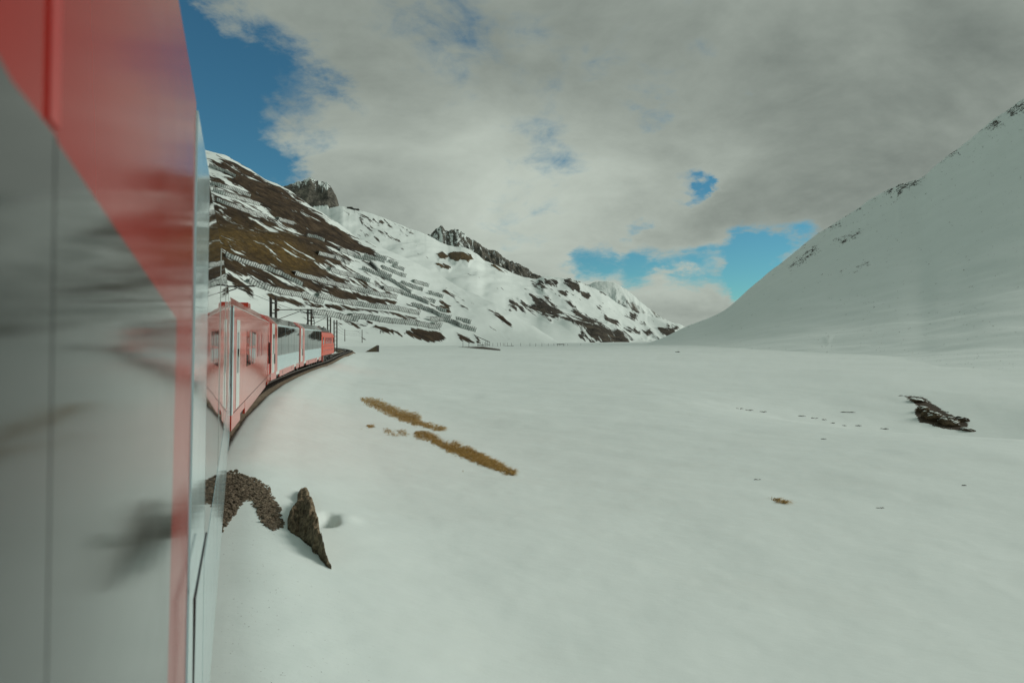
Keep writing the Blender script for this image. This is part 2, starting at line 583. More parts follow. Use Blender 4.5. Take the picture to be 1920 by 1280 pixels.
STONE = simple_stone('ballast_stone', [(0.3, (0.05, 0.040, 0.029)), (0.5, (0.17, 0.135, 0.095)), (0.7, (0.36, 0.30, 0.215))], 14.0)
BANK = simple_stone('stony_earth', [(0.3, (0.045, 0.034, 0.022)), (0.46, (0.15, 0.115, 0.072)), (0.64, (0.36, 0.28, 0.18))], 13.0)
CLIFF = simple_stone('brown_riverbank_rock', [(0.3, (0.016, 0.012, 0.008)), (0.5, (0.075, 0.054, 0.032)), (0.7, (0.17, 0.125, 0.075))], 2.0)
def snow_capped(m, z0, z1, scale):
    nt = m.node_tree
    b = nt.nodes['Principled BSDF']
    base = b.inputs['Base Color'].links[0].from_socket
    geo = node(nt, 'ShaderNodeNewGeometry')
    sp = node(nt, 'ShaderNodeSeparateXYZ')
    nt.links.new(geo.outputs['True Normal'], sp.inputs[0])
    f = mth(nt, 'ADD', sp.outputs[2], mth(nt, 'MULTIPLY', mth(nt, 'SUBTRACT', noise_node(nt, geo.outputs['Position'], scale, 6, 0.6), 0.5), 1.0))
    mr = node(nt, 'ShaderNodeMapRange')
    mr.inputs['From Min'].default_value = z0
    mr.inputs['From Max'].default_value = z1
    nt.links.new(f, mr.inputs['Value'])
    nt.links.new(mixc(nt, mr.outputs[0], base, SNOW_A), b.inputs['Base Color'])


snow_capped(CLIFF, 0.72, 0.80, 1.6)
GRASS = simple_stone('dry_tawny_grass', [(0.28, (0.19, 0.115, 0.036)), (0.5, (0.47, 0.295, 0.09)), (0.72, (0.68, 0.48, 0.19))], 4.0)
FSNOW = new_mat('packed_snow')[0]
FSNOW.node_tree.nodes['Principled BSDF'].inputs['Base Color'].default_value = (0.74, 0.80, 0.76, 1)
FSNOW.node_tree.nodes['Principled BSDF'].inputs['Roughness'].default_value = 0.8
FSTEEL = paint('galvanised_fence_steel', (0.07, 0.07, 0.064), 0.6, 0.0, 0.5, dirtcol=(0.055, 0.05, 0.042))

# ------------------------------------------------------------------ train line (right-hand coach side, world metres)
A0 = R(-21.9)                                     # heading of the near coach
DSIDE = 0.133
DIR0 = np.array([math.sin(A0), math.cos(A0)])
RIGHT0 = np.array([math.cos(A0), -math.sin(A0)])
S_FAR = 16.4


def near_side(s):
    return DIR0 * s - RIGHT0 * DSIDE


def at_px(px, D):
    return np.array([(px - HX) / F * D, D])


E0, E1 = near_side(-2.0), near_side(S_FAR)
ENDS = [E0, E1, at_px(507, 33.4), at_px(562, 49.7), at_px(603.5, 65.8), at_px(627.5, 79.0)]
bk = R(-27)
ctrl = [E0 - 34 * np.array([math.sin(R(-34)), math.cos(R(-34))]), E0 - 17 * np.array([math.sin(bk), math.cos(bk)])] + ENDS + \
       [at_px(648, 108), at_px(665, 138), at_px(662, 153), at_px(648, 172), at_px(618, 196), at_px(560, 230)]
ctrl = np.array(ctrl)


def catmull(P, n=14):
    P = np.vstack([2 * P[0] - P[1], P, 2 * P[-1] - P[-2]])
    out = []
    for i in range(1, len(P) - 2):
        for t in np.linspace(0, 1, n, endpoint=False):
            a, b, c, d = P[i - 1], P[i], P[i + 1], P[i + 2]
            out.append(0.5 * (2 * b + (c - a) * t + (2 * a - 5 * b + 4 * c - d) * t * t + (3 * b - a - 3 * c + d) * t ** 3))
    out.append(P[-2])
    return np.array(out)


SIDE_LINE = catmull(ctrl)
tg = np.gradient(SIDE_LINE, axis=0)
tg /= np.linalg.norm(tg, axis=1)[:, None]
RIGHTN = np.stack([tg[:, 1], -tg[:, 0]], 1)
CENTRE = SIDE_LINE - RIGHTN * 1.325


def lateral(x, y):
    """signed distance to the right of the coach side line, and distance along it"""
    x, y = np.asarray(x, float), np.asarray(y, float)
    best = np.full(x.shape, 1e12)
    lat = np.zeros(x.shape)
    P = SIDE_LINE[::7]
    for a, b in zip(P[:-1], P[1:]):
        e = b - a
        L2 = e @ e
        t = np.clip(((x - a[0]) * e[0] + (y - a[1]) * e[1]) / L2, 0, 1)
        qx, qy = x - a[0] - t * e[0], y - a[1] - t * e[1]
        d2 = qx * qx + qy * qy
        s = np.sign(qx * e[1] - qy * e[0])
        m = d2 < best
        best = np.where(m, d2, best)
        lat = np.where(m, s * np.sqrt(d2), lat)
    return lat


def ground_base(x, y):
    x, y = np.asarray(x, float), np.asarray(y, float)
    L = lateral(x, y)
    r = np.hypot(x, y)
    # right of the line: snow up to the coach skirts, short slope, then the broad field
    sh = np.clip((r - 20) / 16, 0, 1)
    Lr = L + 0.25 - 0.15 * sh * sh * (3 - 2 * sh)
    zr = interp(Lr, [(-1.3, -0.66), (-0.45, -0.62), (-0.2, -0.40), (0.05, -0.25), (0.6, -0.27), (1.8, -0.55), (4, -1.05), (10, -1.6), (25, -2.0), (60, -2.3), (200, -2.2), (1000, -1.4)])
    zl = np.interp(-L, [1.3, 2.65, 3.2, 4.5, 9, 25, 80, 400], [-0.66, -0.60, -0.45, -0.25, 0.05, 0.2, 0.0, -1.0])
    z = np.where(L > -1.3, zr, zl)
    far = np.clip((r - 60) / 200, 0, 1)
    z = z * (1 - far) + (np.where(L > 0, -1.1, -0.7)) * far
    # gully beyond the field, right
    gx, gy = x - 30.0, y - 44.0
    along = gx * 0.93 - gy * 0.36
    acr = gx * 0.36 + gy * 0.93
    ga = np.clip((along + 22) / 30, 0, 1)
    g = np.exp(-(acr / 8.0) ** 2) * ga * ga * (3 - 2 * ga)
    z = z - 3.2 * g
    env = np.clip((np.abs(L + 1.3) - 2.2) / 8, 0, 1)
    z = z + env * (0.28 * fbm(x / 14.0, y / 14.0, 3, 4) + 0.5 * np.clip(r / 120, 0, 1) * fbm(x / 60.0, y / 60.0, 8, 3))
    z = z + np.clip((L - 0.2) / 0.6, 0, 1) * 0.035 * fbm(x / 1.6, y / 1.6, 21, 4)
    # snow swallows the line far out
    return z


# ------------------------------------------------------------------ unprojection to the ground (used once, to set places)
def ground_pt(px, py):
    px, py = np.asarray(px, float), np.asarray(py, float)
    kx, kz = (px - HX) / F, (HY - py) / F
    D = np.full(px.shape, 3.0)
    lo = np.full(px.shape, 2.0)
    hit = np.zeros(px.shape, bool)
    d = np.clip((CZ + 0.1) / np.maximum(-kz, 0.004) * 0.8, 2.0, 300.0)
    lo = d.copy()
    while d.max() < 420 and not hit.all():
        nd = d * 1.03
        z = CZ + kz * nd
        below = (z < ground_base(kx * nd, nd)) & ~hit
        lo = np.where(below, d, lo)
        D = np.where(below, nd, D)
        hit |= below
        d = np.where(hit, d, nd)
        if (d[~hit].size == 0):
            break
    D = np.where(hit, D, 400)
    for _ in range(10):
        mid = (lo + D) / 2
        b = CZ + kz * mid < ground_base(kx * mid, mid)
        D = np.where(b, mid, D)
        lo = np.where(b, lo, mid)
    x, y = kx * D, D
    return np.stack([x, y, ground_base(x, y)], -1)


BALLAST_POLY = [(405, 893), (440, 888), (478, 902), (500, 915), (514, 945), (527, 984), (510, 990), (492, 972), (480, 945), (462, 931), (447, 945), (436, 962), (417, 985), (395, 1010)]
GRASS1 = [(675, 746), (690, 745), (715, 752), (750, 770), (765, 772), (783, 778), (786, 790), (815, 799), (836, 803), (832, 808), (803, 803), (775, 795), (745, 785), (705, 765), (682, 757)]
GRASS2 = [(776, 812), (792, 808), (806, 812), (830, 830), (860, 838), (880, 840), (905, 855), (935, 870), (962, 884), (964, 891), (940, 884), (900, 869), (865, 855), (845, 847), (815, 832), (798, 824)]
CLIFFPOLY = [(1696, 742), (1730, 745), (1765, 768), (1798, 785), (1815, 795), (1812, 806), (1790, 806), (1750, 797), (1722, 788), (1715, 770), (1722, 762)]


def ground_z(x, y):
    z = ground_base(x, y)
    # hollow beside the earth outcrop and under the bare ballast
    h = HOLLOW
    q = 1 + 0.35 * fbm(x / 0.3, y / 0.4, 33, 3)
    z = z - 0.5 * np.exp(-(((x - h[0]) / 0.17 * q) ** 2 + ((y - h[1]) / 0.32 * q) ** 2) ** 1.2)
    z = z + 0.05 * np.exp(-(((x - h[0] - 0.25) / 0.22) ** 2 + ((y - h[1] - 0.5) / 0.3) ** 2))
    return z


HOLLOW = ground_pt(np.array([609.0]), np.array([975.0]))[0]


def project(x, y, z):
    return HX + F * x / y, HY - F * (z - CZ) / y


def build_ground():
    az = np.concatenate([np.arange(-180, -50, 3.0), np.arange(-50, 46, 0.13), np.arange(46, 180, 3.0)])
    rr = np.concatenate([np.geomspace(0.5, 4, 24, endpoint=False), np.geomspace(4, 70, 330, endpoint=False), np.geomspace(70, 9000, 130)])
    Az, Rr = np.meshgrid(np.radians(az), rr, indexing='ij')
    X, Y = np.sin(Az) * Rr, np.cos(Az) * Rr
    Z = ground_z(X, Y)
    n, m = X.shape
    fr = (np.abs(Az) < R(60)) & (Y > 1)
    PX, PY = np.where(fr, project(X, np.where(fr, Y, 1), Z)[0], -9999), np.where(fr, project(X, np.where(fr, Y, 1), Z)[1], -9999)
    rock = np.zeros_like(X) + 0.0
    near = Rr < 60
    rock += poly_field(PX, PY, BALLAST_POLY, 8) * 0.9 * near
    rock += poly_field(PX, PY, GRASS1, 9) * 0.55 * near + poly_field(PX, PY, GRASS2, 9) * 0.55 * near
    rock += poly_field(PX, PY, CLIFFPOLY, 8) * 1.1 * (Rr > 35) * (Rr < 120)
    rock += np.exp(-(((X - HOLLOW[0]) / 0.14) ** 2 + ((Y - HOLLOW[1]) / 0.22) ** 2)) * 1.3
    rock += poly_field(PX, PY, [(850, 650), (905, 649), (938, 654), (940, 658), (905, 655)], 2.0) * 0.8 * (Rr > 150) * (Rr < 400)
    L = lateral(X, Y)
    rock += np.clip(1 - np.abs(L + 0.3) / 0.5, 0, 1) * 0.45 * (Rr < 100)
    grit = np.clip(1 - np.abs(L - 0.4) / 1.6, 0, 1) * (Rr < 150)
    co = np.stack([X, Y, Z], -1).reshape(-1, 3)
    i = np.arange(n)[:, None]
    j = np.arange(m - 1)[None, :]
    a = (i * m + j)
    b = (((i + 1) % n) * m + j)
    quads = np.stack([a, a + 1, b + 1, b], -1).reshape(-1, 4)
    make_grid_mesh('snow_field', co, quads, M_GROUND, {'rock': rock.ravel(), 'grit': grit.ravel()},
                   'smooth pale snow field filling the valley floor beside the train', 'snow')


def make_grid_mesh(name, co, quads, mat, attrs, label, cat, kind='structure', vecs=None):
    me = bpy.data.meshes.new(name)
    nv, nf = len(co), len(quads)
    me.vertices.add(nv)
    me.vertices.foreach_set('co', co.astype(np.float32).ravel())
    me.loops.add(nf * 4)
    me.loops.foreach_set('vertex_index', quads.astype(np.int32).ravel())
    me.polygons.add(nf)
    me.polygons.foreach_set('loop_start', np.arange(nf, dtype=np.int32) * 4)
    me.update(calc_edges=True)
    me.shade_smooth()
    for k, v in attrs.items():
        a = me.attributes.new(k, 'FLOAT', 'POINT')
        a.data.foreach_set('value', np.ascontiguousarray(v, np.float32).ravel())
    for k, v in (vecs or {}).items():
        a = me.attributes.new(k, 'FLOAT_VECTOR', 'POINT')
        a.data.foreach_set('vector', np.ascontiguousarray(v, np.float32).ravel())
    me.validate()
    o = link_mesh(name, me, mat)
    tag(o, label, cat, kind=kind)
    return o


build_ground()


# ------------------------------------------------------------------ mountains
class Range:
    """a mountain as a surveyed sheet: foot line, crest line, distances of both, and a far side that falls away"""

    def __init__(s, px0, px1, step, crest, foot, dcrest, dfoot, p, rows):
        s.px = np.arange(px0, px1 + step, step)
        s.crest, s.foot, s.dcrest, s.dfoot, s.p, s.rows = crest, foot, dcrest, dfoot, p, rows

    def prof(s, px):
        def soft(pts, w=60.0):
            return sum(interp(px + k * w / 4, pts) * g for k, g in zip(range(-4, 5), (0.04, 0.08, 0.12, 0.16, 0.2, 0.16, 0.12, 0.08, 0.04)))
        dc, df = soft(s.dcrest), soft(s.dfoot)
        zc = CZ + (HY - interp(px, s.crest)) / F * dc
        zf = CZ + (HY - interp(px, s.foot)) / F * df
        return dc, df, zc, zf

    def where(s, px, py):
        """point of the undisturbed slope seen at px, py"""
        dc, df, zc, zf = s.prof(np.array([px], float))
        v = np.linspace(0, 1, 800)
        D = df + (dc - df) * v
        z = zf + (zc - zf) * v ** s.p
        pyv = HY - (z - CZ) / D * F
        k = int(np.argmin(np.abs(pyv - py)))
        return np.array([(px - HX) / F * D[k], D[k], z[k]]), v[k]

    def build(s, name, mat, rockf, angle, relief, label, jag=None, grassf=None, back=1.0):
        px = s.px
        dc, df, zc, zf = s.prof(px)
        v = np.concatenate([[-0.12], np.linspace(0, 1, s.rows)])
        V, PX = np.meshgrid(v, px, indexing='ij')
        D = df + (dc - df) * V
        Z = zf + (zc - zf) * np.maximum(V, 0) ** s.p
        Z = np.where(V < 0, zf - 6, Z)
        PY = HY - (Z - CZ) / D * F
        s.relief = relief
        if jag is not None:
            Z = Z + jag(px) * dc / F * np.maximum(V, 0) ** 5
        X = (PX - HX) / F * D
        Z = Z + relief(X, D, Z, V, PX, PY) * np.clip(V * 8, 0, 1)
        # far side
        bb = np.array([0.03, 0.08, 0.16, 0.3, 0.55, 1.0])[:, None] * back
        h = (zc - zf)
        Db = dc + bb * (dc - df + 60)
        Zb = Z[-1] - h * np.minimum(bb * 1.0, 1.3) ** 1.1 - bb * 5
        Xb = (px - HX) / F * Db
        X, Y, Z = np.vstack([X, Xb]), np.vstack([D, Db]), np.vstack([Z, Zb])
        PXa = np.vstack([PX, np.repeat(px[None], len(bb), 0)])
        PYa = np.vstack([PY, np.repeat(PY[-1:], len(bb), 0)])
        rock = rockf(PXa, PYa)
        ca, sa = math.cos(angle), math.sin(angle)
        surf = np.stack([(PXa * ca + PYa * sa) / 100, (-PXa * sa + PYa * ca) / 100, np.zeros_like(PXa)], -1)
        co = np.stack([X, Y, Z], -1).reshape(-1, 3)
        n, m = X.shape
        a = (np.arange(n - 1)[:, None] * m + np.arange(m - 1)[None, :])
        quads = np.stack([a, a + 1, a + m + 1, a + m], -1).reshape(-1, 4)
        at = {'rock': rock}
        at['grass'] = grassf(PXa, PYa) if grassf else np.zeros_like(PXa)
        return make_grid_mesh(name, co, quads, mat, at, label, 'mountain', vecs={'surf': surf})


# bare earth strips below the barriers, also standing in for the barriers' shadow line
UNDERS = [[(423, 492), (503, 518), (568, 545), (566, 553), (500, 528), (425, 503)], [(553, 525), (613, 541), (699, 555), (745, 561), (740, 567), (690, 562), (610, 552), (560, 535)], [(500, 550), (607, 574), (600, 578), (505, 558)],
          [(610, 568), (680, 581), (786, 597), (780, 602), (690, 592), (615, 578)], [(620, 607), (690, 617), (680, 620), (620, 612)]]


# near flank with the avalanche barriers
FL = Range(-900, 1075, 1.7,
           [(-900, -60), (-300, 60), (100, 185), (300, 258), (383, 281), (416, 287), (438, 297), (466, 315), (497, 333), (522, 344), (554, 366), (579, 384), (610, 403), (641, 424), (665, 442),
            (700, 455), (751, 480), (807, 511), (884, 550), (960, 591), (1010, 617), (1060, 645), (1075, 650)],
           [(-900, 664), (300, 655), (640, 648), (800, 645), (900, 645), (1075, 650)],
           [(-900, 560), (380, 620), (640, 640), (800, 620), (960, 520), (1075, 480)],
           [(-900, 130), (300, 190), (500, 235), (640, 285), (800, 340), (900, 390), (1075, 440)], 1.25, 330)

CORE = [(380, 395), (430, 398), (500, 415), (560, 425), (620, 432), (660, 445), (705, 472), (690, 488), (640, 485), (615, 505), (650, 530), (600, 530), (560, 525), (500, 503), (420, 484), (380, 480)]
CRESTB = [(408, 292), (440, 300), (520, 346), (600, 400), (700, 470), (690, 480), (600, 437), (540, 420), (490, 385), (440, 345), (415, 318)]


def rock_flank(x, y):
    r = np.full_like(x, 0.08)
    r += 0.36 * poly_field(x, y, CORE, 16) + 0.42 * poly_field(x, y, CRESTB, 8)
    r += 0.27 * poly_field(x, y, [(380, 300), (520, 360), (700, 470), (740, 545), (690, 560), (560, 545), (420, 520), (380, 510)], 25)
    r += 0.20 * poly_field(x, y, [(420, 485), (700, 545), (860, 560), (850, 600), (700, 590), (480, 560), (400, 560)], 20)
    r += 0.12 * poly_field(x, y, [(395, 300), (450, 310), (560, 385), (520, 420), (395, 400)], 14)
    r += 0.20 * poly_field(x, y, [(-900, 200), (380, 300), (380, 500), (-900, 500)], 30)
    for P in ([(698, 620), (705, 616), (730, 624), (755, 630), (770, 624), (800, 625), (828, 631), (838, 641), (795, 642), (760, 636), (720, 630)],
              [(854, 627), (866, 630), (880, 636), (889, 642), (862, 641)], [(888, 628), (897, 634), (901, 642), (895, 642)]):
        r += 0.72 * poly_field(x, y, P, 3.5)
    for P in ([(820, 557), (832, 562), (845, 572), (847, 585), (838, 588), (826, 578)], [(824, 548), (836, 540), (848, 551), (870, 575), (878, 583), (866, 574), (850, 558)],
              [(918, 590), (934, 600), (960, 612), (950, 610), (930, 602)], [(916, 585), (930, 587), (945, 600), (962, 617), (950, 612)]):
        r += 0.52 * poly_field(x, y, P, 4)
    for P in ([(428, 518), (445, 526), (470, 545), (485, 560), (465, 552), (440, 535)], [(700, 610), (640, 606), (600, 600), (690, 616)], [(757, 601), (768, 602), (790, 610), (775, 608)]):
        r += 0.55 * poly_field(x, y, P, 4)
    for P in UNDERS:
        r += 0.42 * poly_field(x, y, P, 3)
    return r


def grass_flank(x, y):
    return 0.85 * poly_field(x, y, [(380, 410), (470, 430), (560, 450), (600, 500), (560, 520), (480, 498), (380, 475)], 25) - 0.15


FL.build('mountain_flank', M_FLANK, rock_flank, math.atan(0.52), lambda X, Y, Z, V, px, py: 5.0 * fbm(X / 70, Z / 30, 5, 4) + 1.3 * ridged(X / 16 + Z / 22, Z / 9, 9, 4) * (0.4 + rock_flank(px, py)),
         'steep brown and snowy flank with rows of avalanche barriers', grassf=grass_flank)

# snowy mountain behind, running out to the spur at the valley's end
SM = Range(470, 1330, 1.6,
           [(470, 410), (560, 402), (600, 394), (640, 388), (650, 391), (680, 397), (720, 410), (770, 430), (803, 442), (838, 460), (874, 466), (893, 476), (909, 490), (935, 500), (961, 513), (1006, 525), (1020, 520),
            (1045, 522), (1070, 525), (1100, 537), (1122, 546), (1167, 574), (1205, 588), (1251, 600), (1284, 613), (1330, 640)],
           [(470, 650), (900, 646), (1330, 648)], [(470, 1500), (900, 1450), (1100, 1400), (1330, 1300)], [(470, 700), (800, 560), (960, 560), (1330, 700)], 1.12, 300)


def rock_snowm(x, y):
    r = np.full_like(x, 0.06)
    spec = poly_field(x, y, [(630, 385), (720, 405), (810, 440), (760, 460), (660, 440)], 15)
    r += 0.30 * spec
    for P in ([(841, 478), (850, 474), (868, 476), (884, 480), (890, 492), (878, 503), (866, 496), (855, 500), (845, 494)], [(818, 477), (830, 474), (839, 481), (838, 490), (824, 490)], [(817, 497), (832, 497), (845, 505), (841, 512), (826, 509)],
              [(918, 498), (928, 500), (938, 510), (947, 521), (936, 516), (924, 508)]):
        r += 0.70 * poly_field(x, y, P, 3)
    for P in ([(953, 575), (960, 573), (975, 583), (973, 572), (1000, 577), (1012, 590), (1032, 610), (1012, 598), (990, 596), (973, 590), (955, 592)],
              [(990, 562), (1020, 562), (1050, 585), (1080, 608), (1130, 640), (1168, 651), (1135, 650), (1090, 638), (1050, 612), (1020, 598), (1000, 580)],
              [(1058, 570), (1070, 568), (1085, 583), (1105, 595), (1140, 625), (1180, 650), (1120, 640), (1080, 600)],
              [(1150, 615), (1170, 625), (1193, 650), (1165, 650)], [(1000, 540), (1012, 536), (1030, 560), (1022, 560)], [(1013, 535), (1025, 540), (1048, 560), (1035, 556)]):
        r += 0.50 * poly_field(x, y, P, 6)
    for P in ([(1054, 528), (1068, 527), (1074, 547), (1062, 542)], [(1070, 527), (1090, 530), (1086, 549), (1076, 540)], [(1048, 552), (1062, 548), (1066, 558), (1054, 558)], [(1016, 527), (1046, 532), (1044, 540), (1024, 538)],
              [(1136, 594), (1160, 594), (1164, 604), (1140, 606)], [(1170, 602), (1192, 604), (1200, 616), (1180, 618)], [(1204, 608), (1216, 612), (1214, 622)], [(1092, 552), (1105, 554), (1104, 560), (1095, 557)],
              [(1118, 545), (1145, 556), (1152, 564), (1130, 554)], [(1208, 596), (1224, 612), (1236, 624), (1220, 615)], [(1180, 582), (1200, 580), (1210, 588), (1190, 588)], [(1234, 606), (1256, 608), (1276, 612), (1262, 624), (1244, 620)],
              [(1222, 628), (1236, 632), (1230, 638)], [(1128, 590), (1134, 588), (1136, 596)], [(1200, 634), (1222, 640), (1210, 644)]):
        r += 0.48 * poly_field(x, y, P, 5)
    r += 0.16 * poly_field(x, y, [(1000, 525), (1100, 536), (1290, 612), (1290, 650), (1100, 650), (1000, 560)], 20)
    return r


SM.build('snow_mountain', M_MOUNT, rock_snowm, math.atan(0.6), lambda X, Y, Z, V, px, py: 26 * fbm(X / 210, Z / 130, 15, 5) * np.clip((1 - V) * 5, 0.15, 1) + 7 * ridged(X / 60, Z / 30, 19, 4) * rock_snowm(px, py),
         'broad sunlit snowy mountain with brown outcrops and dark rock streaks', grassf=lambda x, y: 0.75 * poly_field(x, y, [(810, 470), (900, 470), (950, 500), (950, 525), (815, 515)], 8) - 0.2,
         jag=lambda p: -1.6 * fbm(p / 14, p * 0, 4, 4))

# rock tower behind the flank
RP = Range(500, 650, 0.8, [(500, 352), (536, 347), (550, 343), (565, 339), (576, 336), (581, 334), (588, 337), (594, 341), (604, 341), (613, 342), (620, 350), (627, 362), (633, 376), (637, 390), (650, 396)],
           [(500, 400), (650, 398)], [(500, 2050), (650, 2050)], [(500, 1950), (650, 1950)], 0.9, 130)
RP.build('rock_peak', M_CRAG, lambda x, y: 0.74 + 0.26 * np.clip((y - 354) / 14, -1.3, 1) - 0.9 * np.clip((y - 385) / 5, 0, 1) - 0.35 * poly_field(x, y, [(604, 343), (620, 348), (626, 362), (606, 362)], 5), R(4),
         lambda X, Y, Z, V, px, py: 16 * fbm(X / 40, Z / 60, 31, 4) * np.clip((1 - V) * 4, 0.2, 1), 'blocky grey rock tower capped with snow above the brown flank', jag=lambda p: 3.0 * fbm(p / 7, p * 0, 6, 4))

# jagged ridge
RD = Range(770, 1110, 0.9, [(770, 460), (803, 441), (812, 432), (822, 426), (828, 424), (836, 433), (848, 431), (856, 428), (864, 434), (880, 444), (892, 453), (905, 462), (914, 466), (930, 470), (942, 480), (955, 490), (975, 500), (1000, 512), (1022, 519), (1060, 523), (1110, 540)],
           [(770, 520), (1110, 570)], [(770, 2400), (1110, 2300)], [(770, 2150), (1110, 2050)], 1.0, 160)
RD.build('rocky_ridge', M_CRAG, lambda x, y: 0.54 + 0.24 * poly_field(x, y, [(895, 455), (960, 470), (1010, 510), (1010, 540), (940, 520), (900, 490)], 14) + 0.0 * x, R(-12),
         lambda X, Y, Z, V, px, py: (46 * (ridged(X / 55 + Z / 200, Z / 160, 41, 5) - 0.55)) * np.clip((1 - V) * 5, 0.22, 1), 'jagged grey ridge streaked with snow on the skyline', jag=lambda p: 5.5 * fbm(p / 9, p * 0, 12, 5, 0.62))

# far white peak
FP = Range(1050, 1330, 1.2, [(1050, 556), (1103, 533), (1116, 529), (1132, 527), (1151, 530), (1168, 540), (1184, 551), (1200, 565), (1216, 578), (1250, 600), (1290, 622), (1330, 640)], [(1050, 640), (1330, 648)],
           [(1050, 3600), (1330, 3400)], [(1050, 3000), (1330, 2900)], 1.0, 120)
FP.build('far_snow_peak', M_PEAK, lambda x, y: 0.26 + 0.2 * np.clip((y - 555) / 25, -0.5, 1), R(-30),
         lambda X, Y, Z, V, px, py: 60 * (ridged(X / 160, Z / 200, 51, 5) - 0.5) * np.clip((1 - V) * 5, 0.15, 1), 'bright white snow peak at the far end of the valley', jag=lambda p: 1.5 * fbm(p / 9, p * 0, 14, 4))

# right-hand valley side
VS = Range(1130, 3600, 3.0,
           [(1130, 653), (1200, 646), (1240, 634), (1284, 613), (1330, 596), (1355, 584), (1378, 565), (1420, 526), (1480, 475), (1530, 437), (1560, 420), (1600, 395), (1650, 366), (1690, 347), (1722, 338), (1760, 308), (1800, 280),
            (1850, 238), (1920, 190), (2050, 110), (2300, 0), (2800, -120), (3600, -160)],
           [(1130, 650), (1480, 672), (1920, 714), (3600, 770)],
           [(1130, 420), (1500, 500), (2300, 400), (3600, 330)],
           [(1130, 330), (1480, 165), (1920, 78), (3600, 46)], 1.9, 260)


def rock_side(x, y):
    r = np.full_like(x, 0.01) + 0.16 * np.exp(-np.clip(y - interp(x, VS.crest), 0, 400) / 16) * np.clip((x - 1420) / 60, 0, 1) + 0.05 * np.clip((x - 1400) / 200, 0, 1)
    for P, w, s in (([(1478, 492), (1500, 475), (1532, 450), (1536, 470), (1510, 490), (1480, 502)], 0.34, 6), ([(1562, 450), (1590, 440), (1622, 432), (1610, 448), (1580, 462), (1566, 458)], 0.34, 6), ([(1570, 508), (1584, 508), (1578, 520)], 0.34, 3),
                    ([(1680, 348), (1725, 338), (1722, 348), (1696, 362), (1680, 384)], 0.34, 6), ([(1655, 362), (1672, 358), (1670, 370)], 0.34, 4), ([(1768, 296), (1790, 280), (1796, 292), (1772, 302)], 0.34, 5),
                    ([(1848, 240), (1870, 225), (1884, 240), (1862, 252)], 0.34, 5), ([(1885, 212), (1925, 190), (1925, 215), (1896, 225)], 0.34, 5), ([(1545, 425), (1580, 415), (1575, 425)], 0.35, 4), ([(1620, 488), (1632, 490), (1628, 500), (1600, 512)], 0.3, 4),
                    ([(1545, 634), (1560, 630), (1552, 642)], 0.2, 3)):
        r += w * poly_field(x, y, P, s)
    return r


VS.build('valley_side', M_SIDE, rock_side, R(-28), lambda X, Y, Z, V, px, py: 5.0 * fbm((X + 0.5 * Y) / 90, (Z - 0.4 * Y) / 70, 61, 5) * np.clip((px - 1250) / 250, 0, 1) + 1.6 * ridged(X / 14, Z / 12, 65, 4) * rock_side(px, py),
         'tall smooth snow slope rising along the other side of the valley', jag=lambda p: 2.2 * fbm(p / 22, p * 0, 24, 5) * np.clip((p - 1380) / 80, 0, 1))


